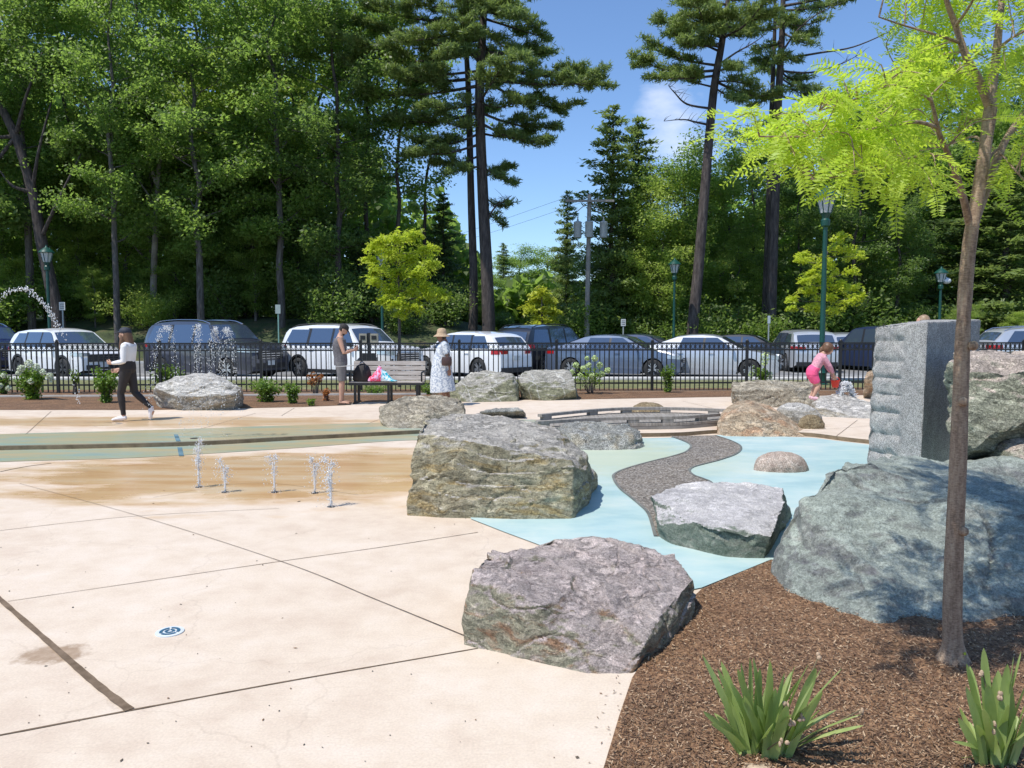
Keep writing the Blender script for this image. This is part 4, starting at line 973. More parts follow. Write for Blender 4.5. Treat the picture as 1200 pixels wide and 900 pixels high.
    for s in (1,-1):
        m=MB(); nx=5
        for i in range(nx+1):
            u=i/nx; 
            for z in (zf-.045-.03*u,zf+.065-.01*u):
                x_=L*(.405+.088*u) ; y=hw(x_,z)+.008
                m.v.append((min(x_,.5*L+.01),s*y,z))
        yw=hw(.49*L,zf)
        for k,yy in enumerate((yw*.82,yw*.62)):
            for z in (zf-.07,zf+.045): m.v.append((.5*L+.012-.0*k,s*yy,z))
        nn=len(m.v)//2
        for i in range(nn-1): m.face((2*i,2*i+2,2*i+3,2*i+1))
        m.build('headlight',M_hl,root,smooth=60)
        zz=.60*H if kind=='sedan' else .575*H
        m=MB()
        for i in range(4):
            u=i/3; x_=-L*(.425+.066*u)
            for z in (zz-.07,zz+.07): m.v.append((x_,s*(hw(x_,z)+.009),z))
        yw=hw(-.495*L,zz)
        for yy in (yw*.8,yw*.55):
            for z in (zz-.06,zz+.06): m.v.append((min(-.497*L,-L/2)-.012,s*yy,z))
        nn=len(m.v)//2
        for i in range(nn-1): m.face((2*i,2*i+2,2*i+3,2*i+1))
        m.build('tail_light',M_tl,root,smooth=60)
        m=MB(); m.loft([(Vector((.195*L,s*(W_/2-.04),belt+.03)),.02,.03),(Vector((.195*L,s*(W_/2+.06),belt+.07)),.05,.05),(Vector((.19*L,s*(W_/2+.16),belt+.08)),.05,.06)],side=(1,0,0),n=10); m.build('side_mirror',paint if not trim else M_trim,root,smooth=50)
    m=MB(); x_=L/2+.008
    m.box((x_,0,.42*H),(.03,W_*.56,.15*H if kind!='sedan' else .10*H)); 
    for k in range(4): m.box((x_+.018,0,.36*H+k*.04*H),(.012,W_*.54,.012),1)
    m.build('grille',[M_trim,M_chrome],root)
    m=MB(); m.box((x_,0,.235*H),(.03,W_*.66,.09*H)); m.build('lower_intake',M_trim,root)
    if front_plate:
        m=MB(); m.box((x_+.02,0,.28*H),(.02,.31,.15)); m.build('license_plate',M_plate,root)
    m=MB(); m.box((-L/2-.012,0,.42*H if kind=='sedan' else .45*H),(.02,.31,.155)); m.build('license_plate',M_plate,root)
    m=MB(); m.box((-L/2-.012,0,.20*H),(.03,W_*.80,.10*H)); m.build('rear_bumper_trim',M_trim,root)
    if rails:
        for s in (1,-1):
            m=MB(); yy=s*(hw(0,H*.97)-.05)
            m.tube([Vector((x_,yy,zt(x_)+ (.045 if 0<i<9 else .01))) for i,x_ in enumerate([-.40*L+.52*L*k/9 for k in range(10)])],.018,n=6); m.build('roof_rail',M_chrome if rails==1 else M_trim,root,smooth=60)
    return root
PW=carpaint('paint_white',(.78,.79,.80)); PSIL=carpaint('paint_silver',(.55,.57,.60),.4); PDG=carpaint('paint_dark_grey',(.055,.06,.085),.3); PNAVY=carpaint('paint_navy',(.012,.022,.10)); PBLK=carpaint('paint_black',(.010,.011,.016)); PBLUE=carpaint('paint_steel_blue',(.13,.17,.25),.4); PDB=carpaint('paint_deep_blue',(.03,.045,.10),.2)
car('navy blue SUV at the far left edge, behind the white crossover',-22,29.6,-28,'suv',PNAVY,4.9,1.95,1.85,rails=1)
car('white crossover with black wheel arches parked behind the white-flowered bush',78,26.9,-31,'crossover',PW,4.6,1.85,1.66,rim=M_rimd,trim=True)
car('dark slate SUV with chrome rails parked behind the broad pale grey boulder',252,26.6,-26,'suv',PDG,5.1,2.0,1.93,rails=1)
car('white SUV parked behind the man in the tank top and the bench',411,26.3,-31,'suv',PW,5.0,2.0,1.80,trim=True,rails=2)
car('white hatchback seen from behind, tail light above the grey-brown boulder',551,26.9,136,'crossover',PW,4.5,1.80,1.56)
car('black SUV seen from behind, left of the steel-blue sedan',640,29.8,52,'suv',PBLK,4.7,1.95,1.80,rails=2)
car('steel-blue sedan parked behind the pale-flowered bush, right of the black SUV',722,26.9,-22,'sedan',PBLUE,4.75,1.83,1.45)
car('silver-white sedan with its front wheel left of the far cone-flowered bush',829,26.7,-22,'sedan',PSIL,4.75,1.83,1.46)
car('dark blue sedan in the second row, nose showing between the two side-on sedans',752,31.5,-26,'sedan',PDB,4.7,1.82,1.45)
car('black sedan in the second row, roof showing behind the silver-white sedan',872,32,-24,'sedan',PBLK,4.7,1.82,1.45)
car('silver SUV seen squarely from behind, left of the child in pink',938,31.5,84,'crossover',PSIL,4.6,1.9,1.62)
car('dark blue SUV parked to the right of the child, close to the granite slab',1030,31,112,'suv',PDB,4.8,1.95,1.78)
car('grey hatchback half hidden behind the fence to the right of the child',985,35.2,80,'crossover',PSIL,4.4,1.8,1.5)
car('silver SUV with roof rails at the far right above the pink-topped block',1226,29,-6,'crossover',PSIL,4.8,1.95,1.74,rails=1)

# ================= fence =================
fb=simple('fence_black',(.012,.013,.014),.4,var=.1)
fence=thing('metal_fence','long black metal picket fence with a ring pattern between its top rails','fence',FENCE_A)
fd=(FENCE_B-FENCE_A); fl_=fd.length; fa=math.atan2(fd.y,fd.x); fence.rotation_euler[2]=fa; fd.normalize()
FH=1.235
# spacing so that posts fall where the photo has them
p763=(g(763,457.5,TZ)-FENCE_A).dot(fd)
sp=2.47; s0=p763%sp; posts=[s0+sp*i for i in range(int((fl_-s0)/sp)+1)]
for s in posts:
    m=MB(); m.box((s,0,FH/2+.01),(.065,.065,FH+.02)); m.box((s,0,FH+.03),(.08,.08,.02)); m.lathe([(.03,0),(.034,.02),(.02,.045),(.003,.05)],(s,0,FH+.04),10); m.build('post',fb,fence)
ring_v=[]
for a,b in zip(posts,posts[1:]):
    m=MB(); n=19; c=(a+b)/2; Lp=b-a-.07
    for z,h in ((FH-.015,.035),(FH-.185,.035),(.20,.035)): m.box((c,0,z),(Lp,.036,h*1.15))
    for k in range(n):
        x_=a+.0+ (b-a)*(k+1)/(n+1); m.box((x_,0,(FH-.03+.02)/2),(.024,.024,FH-.05))
        m.lathe([(.0,0)],) if False else None
    for k in range(n+1):
        x_=a+(b-a)*(k+.5)/(n+1); rr=.048; q=10
        o=len(m.v)
        for i in range(q):
            an=2*math.pi*i/q
            for r_,y in ((rr,.008),(rr-.011,.008),(rr-.011,-.008),(rr,-.008)): m.v.append((x_+r_*math.cos(an),y,FH-.10+r_*1.25*math.sin(an)))
        for i in range(q):
            j=(i+1)%q
            for e in range(4): m.face((o+4*i+e,o+4*i+(e+1)%4,o+4*j+(e+1)%4,o+4*j+e))
    m.build('panel',fb,fence)
# ================= bench =================
wdm=NT('bench_wood'); f=wdm.noise(5,6,.65,wdm.map(None,(.6,8,8))); wdm.col(wdm.ramp(f,[(.3,(.25,.21,.18)),(.55,(.42,.375,.335)),(.7,(.52,.48,.44))])); wdm.rough(.8); wdm.bump(f,.4,.005)
BL=w(413,16.45,TZ); BR=w(498,16.55,TZ); bc=(BL+BR)/2
bench=thing('park_bench','weathered wooden slat bench with black metal frame in front of the fence','bench',bc,0)
bw_=(BR-BL).length
st=MB()
for k in range(4): st.box((0,-.36+k*.115,.45),(bw_,.10,.035))
st.build('seat',wdm.mat,bench)
bk_=MB(); rr=Matrix.Rotation(R(-16),3,'X')
for k in range(4): bk_.box((0,.08+k*.033,.52+k*.105),(bw_,.03,.092),rot=rr)
bk_.build('backrest',wdm.mat,bench)
for x_ in (-bw_/2+.12,0.05,bw_/2-.12):
    m=MB(); m.box((x_,-.33,.215),(.05,.05,.43)); m.box((x_,.06,.215),(.05,.05,.43)); m.tube([Vector((x_,.06,.42)),Vector((x_,.12,.6)),Vector((x_,.23,.92))],.024,n=6); m.box((x_,-.13,.415),(.05,.5,.03)); m.box((x_,-.13,.015),(.06,.6,.03)); m.build('leg',fb,bench)
for x_ in (bw_/2-.02,-bw_/2+.02):
    m=MB(); m.tube(curve([Vector((x_,-.36,.44)),Vector((x_,-.38,.60)),Vector((x_,-.3,.66)),Vector((x_,.12,.66))],4),.02,n=6); m.build('armrest',fb,bench)
m=MB(); m.box((0,-.40,.42),(bw_,.025,.05)); m.build('front_rail',fb,bench)
# things on the bench
tw=NT('umbrella_print'); v=tw.voro(7,None,'F1','Color'); sp3=tw.n('ShaderNodeSeparateColor'); tw.L(v,sp3.inputs[0])
tco=tw.n('ShaderNodeSeparateXYZ'); tw.L(tw.co,tco.inputs[0])
cl1=tw.mix(tw.ramp(tw.noise(14,3,.6),[(.46,0),(.52,1)]),(.02,.42,.52),(.75,.85,.88)); cl2=tw.mix(tw.ramp(tw.noise(12,3,.6),[(.46,0),(.54,1)]),(.75,.05,.12),(.70,.40,.60))
tw.col(tw.mix(tw.ramp(tw.math('MULTIPLY_ADD',tco.outputs[0],2.2,.5),[(.42,0),(.50,1)]),cl2,cl1)); tw.rough(.7)
um=thing('beach_towel','crumpled red, pink and turquoise towel bundle on the left of the bench seat','towel',(w(449,16.15,TZ).x,16.15,TZ+.475),0)
r_=random.Random(5); m=MB(); n=22; ny=14
for j in range(ny+1):
    for i in range(n+1):
        u=i/n-.5; v_=j/ny; x_=u*.72; y=.18-.36*v_
        hgt=.36*max(0,1-abs(u+.10)*1.9)**1.1*math.sin(math.pi*min(1,v_*1.0+.0))**.5 if 0<v_<1 else 0
        hgt*=1+.35*noise.noise(Vector((u*9,v_*3,1))); m.v.append((x_,y,max(0,hgt)+.01+.012*abs(noise.noise(Vector((u*30,v_*6,3))))))
for j in range(ny):
    for i in range(n): a=j*(n+1)+i; m.face((a,a+1,a+n+2,a+n+1))
ob=m.build('cloth',tw.mat,um,smooth=180)
um.scale=(.8,.8,.8); so_=ob.modifiers.new('s','SOLIDIFY'); so_.thickness=.008
bp=thing('backpack','black bag on the bench seat between the man and the colourful towel','bag',(w(424,16.15,TZ).x,16.2,TZ+.47),0)
m=MB(); m.loft([((0,0,0),.17,.10),((0,0,.04),.20,.13),((.01,0,.2),.19,.12),((.02,.02,.32),.13,.09),((.02,.03,.37),.05,.04)],n=14,side=(1,0,0)); m.build('bag_body',M_black,bp,smooth=60)
m=MB(); m.tube(curve([Vector((-.05,0,.33)),Vector((0,0,.43)),Vector((.08,0,.34))],5),.012,n=6); m.build('handle',M_trim,bp)
cn=MB(); a=d(393,430,15.6); b=d(418,428,15.9); c3=d(426,424,16.15)
wk=MB(); o_=a; wk.tube([Vector((0,0,0)),b-a,c3-a],.010,n=6); ob=wk.build('walking_stick',M_chrome if False else simple('stick_grey',(.45,.44,.42),.5),None,loc=a); 
tag(ob,'thin grey stick across the waist of the man in the tank top','stick')
# ================= pedestal with twin boxes =================
pp=w(433,23.6,TZ)
ped=thing('charging_pedestal','black pedestal with two tan-grey boxes behind the bench fence','pedestal',pp,0)
m=MB(); m.box((0,0,.04),(.62,.4,.08)); m.box((0,0,.40),(.50,.26,.64)); m.box((0,0,.78),(.40,.22,.14)); m.box((0,0,1.15),(.09,.09,.65)); m.build('cabinet',M_trim,ped)
for s in (1,-1):
    m=MB(); m.box((s*.17,-.02,1.28),(.23,.16,.34)); m.box((s*.17,-.105,1.33),(.15,.012,.12),1); m.build('head_box',[simple('box_tan',(.36,.33,.27),.6),M_trim],ped)
# ================= street lamps =================
lg=simple('lamp_green',(.005,.058,.042),.4,var=.1); lw=NT('lamp_pane'); lw.col((.65,.68,.66)); lw.rough(.2); lw.p('Transmission Weight',.3)
def lamp(px,Y,top,label,first=[]):
    z0=0 if Y<36.5 else bank(w(px,Y).x,Y)
    loc=w(px,Y,z0); H=d(px,top,Y).z-z0
    if True:
        root=thing('street_lamp',label,'street lamp',loc,0,'green lantern street lamps')
        m=MB(); m.lathe([(.20,0),(.20,.08),(.15,.12),(.13,.35),(.15,.40),(.10,.46),(.075,.55),(.07,H*.5),(.06,H-1.2),(.12,H-1.15),(.13,H-1.0),(.09,H-.95),(.12,H-.84),(.15,H-.80)],n=14); m.build('pole',lg,root,smooth=40)
        m=MB(); m.lathe([(.15,H-.80),(.27,H-.36),(.26,H-.35),(.02,H-.35)],n=8); hd_=m.build('lantern_glass',lw.mat,root)
        m=MB()
        for k in range(8):
            a=2*math.pi*k/8; m.tube([Vector((.153*math.cos(a),.153*math.sin(a),H-.80)),Vector((.273*math.cos(a),.273*math.sin(a),H-.36))],.016,n=4)
        m.build('lantern_frame',lg,hd_)
        m=MB(); m.lathe([(.34,H-.37),(.34,H-.34),(.25,H-.24),(.13,H-.15),(.06,H-.10),(.04,H-.06),(.035,H-.02),(.005,H)],n=16); m.build('lantern_cap',lg,root,smooth=40)
    return root
lamp(60,36,287,'green lantern lamp at the left by the leaning dark tree')
lamp(448.5,39,292,'green lantern lamp partly hidden by the round yellow-green tree behind the bench')
lamp(789,41,302,'green lantern lamp just left of the tall leaning pine')
L4=lamp(962,21.9,216,'tallest green lantern lamp, rising behind the yellow-green tree near the child')
L5=lamp(1099,39.8,312,'green lantern lamp with a white globe camera, left of the slender foreground trunk')
z=d(1099,328,39.8); m=MB(); m.ball((.28,0,z.z-L5.location.z-.05),(.22,.22,.16),8); m.box((.1,0,z.z-L5.location.z+.12),(.4,.05,.05)); m.build('globe_camera',simple('white_plastic',(.7,.7,.7),.4),L5,smooth=60)
# ================= small signs =================
def sign(px,Y,top,bot,hw_,label,facecol,pole,front=True,marks=0):
    z0=0 if Y<37 else bank(w(px,Y).x,Y); loc=w(px,Y,z0); t_=d(px,top,Y).z-z0; b_=d(px,bot,Y).z-z0; sc=(Y*CT)/900
    root=thing('parking_sign',label,'sign',loc,0)
    m=MB(); m.box((0,.03,t_*.5),(.055,.04,t_)); m.build('post',pole,root)
    m=MB(); m.box((0,0,(t_+b_)/2),(hw_*2*sc,.012,t_-b_)); 
    pl=m.build('sign_plate',facecol,root)
    if marks:
        m=MB()
        for k in range(3): m.box((0,-.009,b_+(t_-b_)*(.25+.25*k)),(hw_*1.4*sc,.004,(t_-b_)*.08))
        m.build('sign_mark',M_trim,pl)
gp_=simple('galvanised',(.32,.35,.34),.5); gpg=simple('post_green',(.20,.36,.30),.5)
sign(75.5,36.3,354,363.5,3.4,'small white parking sign right of the left lamp post',simple('sign_white',(.62,.62,.58),.6),gp_,marks=1)
sign(327,37.0,357,367.5,3.0,'grey-backed sign on a pale green post between the dark and the white SUV',simple('sign_back',(.34,.40,.37),.5),gpg)
sign(730,38.5,374,382,2.8,'small white sign above the roof of the steel-blue sedan',simple('sign_white2',(.55,.56,.54),.6),gp_,marks=1)
sign(900,36.6,370,379,1.6,'narrow edge-on grey sign left of the tallest lamp',simple('sign_edge',(.45,.5,.52),.5),gp_)
# ================= utility pole =================
Yp=43.5; up_=w(687,Yp,bank(4.2,Yp)); pz0=up_.z; pt=d(690,228,Yp).z-pz0
pol=thing('utility_pole','weathered utility pole with crossarm, transformers and wires above the steel-blue sedan','utility pole',up_)
mwood=flat('pole_wood',(.20,.18,.16),(.33,.30,.27),2,.85)
m=MB(); m.tube([Vector((0,0,-.3)),Vector((.12,0,pt))],.16,.11,n=12); m.build('pole',mwood,pol,smooth=60)
za=d(689,236,Yp).z-pz0
m=MB(); m.box((.12,-.18,za),(2.7,.10,.12)); m.box((-.3,-.18,za-.35),(.9,.04,.04),rot=Matrix.Rotation(R(-40),3,'Y')); m.box((.55,-.18,za-.35),(.9,.04,.04),rot=Matrix.Rotation(R(40),3,'Y')); m.build('crossarm',mwood,pol)
tg=simple('transformer_grey',(.36,.38,.38),.5)
for x_ in (-.62,.0,.82):
    zz=d(689,270,Yp).z-pz0; m=MB(); m.lathe([(.02,-.45),(.20,-.44),(.22,-.38),(.22,.36),(.235,.38),(.21,.44),(.05,.50)],(x_+.07,-.25 if x_ else -.4,zz),14); m.lathe([(.04,.48),(.06,.55),(.03,.62),(.05,.68),(.02,.72)],(x_+.07,-.25 if x_ else -.4,zz),8); m.build('transformer',tg,pol,smooth=40)
for x_ in (-1.1,.6):
    m=MB(); m.lathe([(.03,0),(.06,.04),(.03,.08),(.05,.12),(.01,.16)],(x_,-.18,za+.06),8); m.build('insulator',tg,pol)
    m=MB(); m.tube(curve([Vector((x_,-.18,za+.2)),Vector((x_-12,12,za-1.6)),Vector((x_-26,26,za-.3))],8),.007,n=4); m.build('wire',M_trim,pol)
# ================= water jets =================
wm=NT('water'); wm.col((.92,.95,.98)); wm.rough(.08); wm.p('IOR',1.33); wm.p('Transmission Weight',.3); wm.p('Specular IOR Level',.8); M_water=wm.mat
def drops(mb,c,r):
    # small octahedral drop
    mb.add([(c[0]+r,c[1],c[2]),(c[0]-r,c[1],c[2]),(c[0],c[1]+r,c[2]),(c[0],c[1]-r,c[2]),(c[0],c[1],c[2]+r*1.5),(c[0],c[1],c[2]-r*1.5)],[(0,2,4),(2,1,4),(1,3,4),(3,0,4),(2,0,5),(1,2,5),(3,1,5),(0,3,5)])
def jet(px,py,top,label,streams,n=260,seed=1,r0=.0042):
    """streams: (vx, vz fraction) arcs from the nozzle; heights in metres"""
    base=g(px,py); r=random.Random(seed); H=d(px,top,base.y).z
    root=thing('water_jet',label,'water jet',base,0,'jets rising from the plaza floor')
    m=MB(); m.lathe([(.035,.0),(.035,.006),(.02,.008)],n=14); m.build('nozzle',M_trim,root)
    m=MB()
    for sx,sy,hf in streams:
        hh=H*hf; vz=math.sqrt(2*9.81*hh); T=2*vz/9.81
        m.tube([Vector((sx*t_/T*.5,sy*t_/T*.5,vz*t_-4.905*t_*t_)) for t_ in [T*.30*k/8 for k in range(9)]],.008,.004,n=6)
        for k in range(n):
            t_=T*r.random()*.62; z=vz*t_-4.905*t_*t_; k2=t_/T; drops(m,(sx*k2+r.gauss(0,.006),sy*k2+r.gauss(0,.006),z+r.gauss(0,.005)),r.uniform(.0015,.003))
        for k in range(40): drops(m,(r.gauss(0,.03),r.gauss(0,.03),abs(r.gauss(0,.012))),r.uniform(.0015,.003))
        for k in range(n):
            t_=T*min(1,max(0,r.betavariate(1.3,1.5)))
            z=vz*t_-4.905*t_*t_; k2=t_/T; sp_=.010+.035*k2*(hh**.5)
            drops(m,(sx*k2+r.gauss(0,sp_),sy*k2+r.gauss(0,sp_),max(.004,z+r.gauss(0,sp_))),r0*r.uniform(.4,1.3)*(1+.35*hh))
    tag(m.build('water',M_water,root,smooth=180),kind='stuff')
    return root
jet(233,571,516,'first small bubbling water jet from the left, at the foot of the tall arcing spray',[(.05,0,1),(-.04,.03,.8),(.02,-.03,.6)],150,1)
jet(264,577,539,'second small bubbling water jet from the left, low and curled over',[(-.09,0,1),(.04,.03,.75)],150,2)
jet(322,577,535,'third small bubbling water jet from the left, a thin upright one',[(-.10,0,1),(.02,.02,.98)],120,3)
jet(369,578,537,'fourth small bubbling water jet, just behind the nearest one',[(-.06,0,1),(.05,.03,.85)],160,4)
jet(388,594,537,'nearest small bubbling water jet, rightmost of the row',[(-.12,.05,1),(.03,.02,.9),(-.05,.0,.6)],160,5)
# taller spray with four arcs
def spray():
    Yb=10.9; base=w(228,Yb,TZ); r=random.Random(8)
    root=thing('water_spray','tall spray of falling water arcs in front of the dark slate SUV','water spray',base)
    m=MB()
    arcs=[(196,383,172,213),(233,382,228,236),(253,385,244,262),(266,386,262,282)]
    for ap,topy,xa,xb in arcs:
        top=d(ap,topy,Yb).z-TZ; A=w(xa,Yb,TZ).x-base.x; B=w(xb,Yb,TZ).x-base.x; apx=w(ap,Yb,1.6).x-base.x; wdt=abs(B-A)/2
        for k in range(520):
            u=r.uniform(-1,1); z=top*(1-(abs(u)**2.3))
            if z<.45 and r.random()<.75: continue
            x_=apx+(u*abs(A-apx) if u<0 else u*abs(B-apx)); s_=.016+.02*(1-z/top)
            drops(m,(x_+r.gauss(0,s_),r.gauss(0,.05),z+r.gauss(0,s_)),r.uniform(.002,.0075))
    for x0 in (212,217,222,227,236,243,249):
        xx=w(x0,Yb,TZ).x-base.x
        for k in range(45): drops(m,(xx+r.gauss(0,.006),r.gauss(0,.03),r.uniform(0,.75)),r.uniform(.002,.005))
    tag(m.build('water',M_water,root,smooth=180),kind='stuff')
    m=MB(); m.lathe([(.06,.0),(.06,.008),(.03,.01)],n=14); m.build('nozzle',M_trim,root)
spray()
def arc():
    Yb=12.2; base=w(-60,Yb,TZ); r=random.Random(9)
    root=thing('water_arc','single arc of water drops falling at the far left in front of the lamp post','water arc',base)
    m=MB(); P=curve([d(-60,470,Yb),d(-40,405,Yb),d(-5,353,Yb),d(28,338,Yb),d(50,355,Yb),d(66,378,Yb),d(80,410,Yb),d(92,470,Yb)],14)
    for p in P:
        for k in range(7):
            if p.z<1.6 and r.random()<.72: continue
            q=p-base; drops(m,(q.x+r.gauss(0,.022),q.y+r.gauss(0,.03),q.z+r.gauss(0,.020)),r.uniform(.004,.012))
    tag(m.build('water',M_water,root,smooth=180),kind='stuff')
    m=MB(); m.lathe([(.06,.0),(.06,.008),(.03,.01)],n=14); m.build('nozzle',M_trim,root)
arc()
def splash():
    base=P4+Vector((.62,.0,.0)); r=random.Random(10)
    root=thing('water_splash','white gush of water bubbling up on the grey rocks beside the red toy','water',base)
    m=MB()
    for k in range(1500):
        u=r.uniform(-1,1); z=.36*(1-abs(u)**2.2)*r.uniform(.2,1)**.5; drops(m,(u*.17+r.gauss(0,.01),r.gauss(0,.06),z),r.uniform(.005,.012))
    tag(m.build('water',M_water,root,smooth=180),kind='stuff')
splash()
# ================= boardwalk =================
bwm=NT('boardwalk_wood'); f=bwm.noise(4,6,.65,bwm.map(None,(6,1,1))); bwm.col(bwm.ramp(f,[(.3,(.18,.16,.135)),(.55,(.30,.275,.24)),(.75,(.40,.37,.33))])); bwm.rough(.75); bwm.bump(f,.4,.006)
DZ=.155
fr=curve([w(632,11.3),w(700,11.75),w(752,11.9),w(800,12.0),w(846,12.4)],6)
bkc=curve([w(628,12.4),w(690,13.2),w(740,13.55),w(800,13.5),w(868,13.1)],6)
bo=thing('boardwalk','low curved wooden boardwalk with kerb rails over the gravel stream','boardwalk',(fr[12].x,fr[12].y,0)); O=bo.location.copy()
dk=MB(); nF=len(fr)
for i in range(nF-1):
    for h in range(2):
        t0=(h+.02)/2;t1=(h+.97)/2
        a0=fr[i].lerp(fr[i+1],t0);a1=fr[i].lerp(fr[i+1],t1);b0=bkc[i].lerp(bkc[i+1],t0);b1=bkc[i].lerp(bkc[i+1],t1)
        V8=[Vector((p.x,p.y,z))-O for z in (DZ-.04,DZ) for p in (a0,a1,b1,b0)]
        dk.add(V8,[(0,3,2,1),(4,5,6,7),(0,1,5,4),(1,2,6,5),(2,3,7,6),(3,0,4,7)])
dk.build('deck',bwm.mat,bo)
def strip(P,z0,z1,th,nm,mat,off=0,rng=None):
    P=P if rng is None else P[rng[0]:rng[1]]
    m=MB(); n=len(P)
    for i,p in enumerate(P):
        t_=(P[min(i+1,n-1)]-P[max(i-1,0)]).normalized(); q=Vector((-t_.y,t_.x,0))
        for s_,z in ((off,z0),(off+th,z0),(off+th,z1),(off,z1)): m.v.append(tuple(Vector((p.x,p.y,z))+q*s_-O))
    for i in range(n-1):
        for e in range(4): m.face((4*i+e,4*i+4+e,4*i+4+(e+1)%4,4*i+(e+1)%4))
    m.face((0,1,2,3)); m.face((4*n-1,4*n-2,4*n-3,4*n-4))
    return m.build(nm,mat,bo)
strip(fr,-.02,DZ-.045,.05,'fascia',flat('fascia',(.17,.16,.145),(.28,.265,.24)))
strip(bkc,TZ,DZ-.045,-.05,'fascia',flat('fascia2',(.13,.12,.10),(.22,.205,.18)))
strip(fr,DZ+.055,DZ+.10,.10,'kerb_rail',bwm.mat,.04)
strip(bkc,DZ+.055,DZ+.10,-.10,'kerb_rail',bwm.mat,-.04)
for P,s_ in ((fr,1),(bkc,-1)):
    for i in range(1,nF,5):
        p=P[i]; t_=(P[min(i+1,nF-1)]-P[i-1]).normalized(); q=Vector((-t_.y,t_.x,0))*s_*.09
        m=MB(); c=Vector((p.x,p.y,DZ+.03))+q-O; m.box(c,(.18,.09,.055),rz=math.atan2(t_.y,t_.x)); m.build('spacer_block',bwm.mat,bo)
# ================= vegetation =================
def quads_mesh(name,V,mat,matidx=None):
    """V: (N,4,3)"""
    n=len(V); me=bpy.data.meshes.new(name)
    me.vertices.add(n*4); me.vertices.foreach_set('co',V.astype(np.float32).ravel())
    me.loops.add(n*4); me.loops.foreach_set('vertex_index',np.arange(n*4,dtype=np.int32))
    me.polygons.add(n); me.polygons.foreach_set('loop_start',np.arange(0,n*4,4,dtype=np.int32))
    try: me.polygons.foreach_set('loop_total',np.full(n,4,dtype=np.int32))
    except Exception: pass
    for m in (mat if isinstance(mat,(list,tuple)) else [mat]): me.materials.append(m)
    if matidx is not None: me.polygons.foreach_set('material_index',np.asarray(matidx,dtype=np.int32))
    me.update(calc_edges=True); return me
def leaves(C,size,rg,up=.35,aspect=.55,U=None):
    n=len(C); N=rg.normal(size=(n,3)); N/=np.linalg.norm(N,axis=1)[:,None]; N[:,2]=np.abs(N[:,2])+up; N/=np.linalg.norm(N,axis=1)[:,None]
    if U is None: U=rg.normal(size=(n,3))
    U=U-N*(U*N).sum(1)[:,None]; U/=np.linalg.norm(U,axis=1)[:,None]+1e-9; W_=np.cross(N,U)
    s=np.asarray(size).reshape(-1,1)*np.ones((n,1)); a=U*s*.5; b=W_*s*.5*aspect
    return np.stack([C-a,C+b-a*.05,C+a,C-b-a*.05],1)
bark=NT('bark'); f=bark.noise(3,7,.7,bark.map(None,(4,4,.7))); bark.col(bark.ramp(f,[(.35,(.045,.038,.033)),(.5,(.105,.09,.08)),(.68,(.19,.17,.155))])); bark.rough(.9); bark.bump(f,1,.06); M_bark=bark.mat
bark2=NT('bark_dark'); f=bark2.noise(3,7,.7,bark2.map(None,(3,3,.5))); bark2.col(bark2.ramp(f,[(.35,(.03,.022,.02)),(.5,(.07,.055,.05)),(.68,(.14,.115,.10))])); bark2.rough(.9); bark2.bump(f,1,.08); M_bark2=bark2.mat
LM_mid=leafmat('leaf_mid',(.130,.195,.052),(.40,.60,.11),trans=.5)
LM_dark=leafmat('leaf_dark',(.115,.170,.052),(.34,.52,.10),trans=.45)
LM_light=leafmat('leaf_light',(.22,.30,.07),(.55,.72,.14),trans=.5)
LM_pine=leafmat('needle_pine',(.16,.225,.075),(.34,.46,.11),trans=.42,nscale=.4)
LM_hem=leafmat('needle_dark',(.085,.135,.055),(.18,.28,.07),trans=.35)
LM_lime=leafmat('leaf_lime',(.44,.51,.045),(.70,.82,.07),trans=.45,var=.2)
LM_yel=leafmat('leaf_yellow',(.42,.47,.05),(.62,.68,.07),trans=.4,var=.22)
def limb(mb,p0,dr,L,r0,rr,n=6,droop=0,wig=.18):
    P=[Vector(p0)]; d_=Vector(dr).normalized()
    for i in range(n):
        d_=(d_+Vector((rr.gauss(0,wig),rr.gauss(0,wig),rr.gauss(0,wig*.6)-droop))).normalized(); P.append(P[-1]+d_*L/n)
    mb.tube(P,r0,r0*.25,n=6); return P
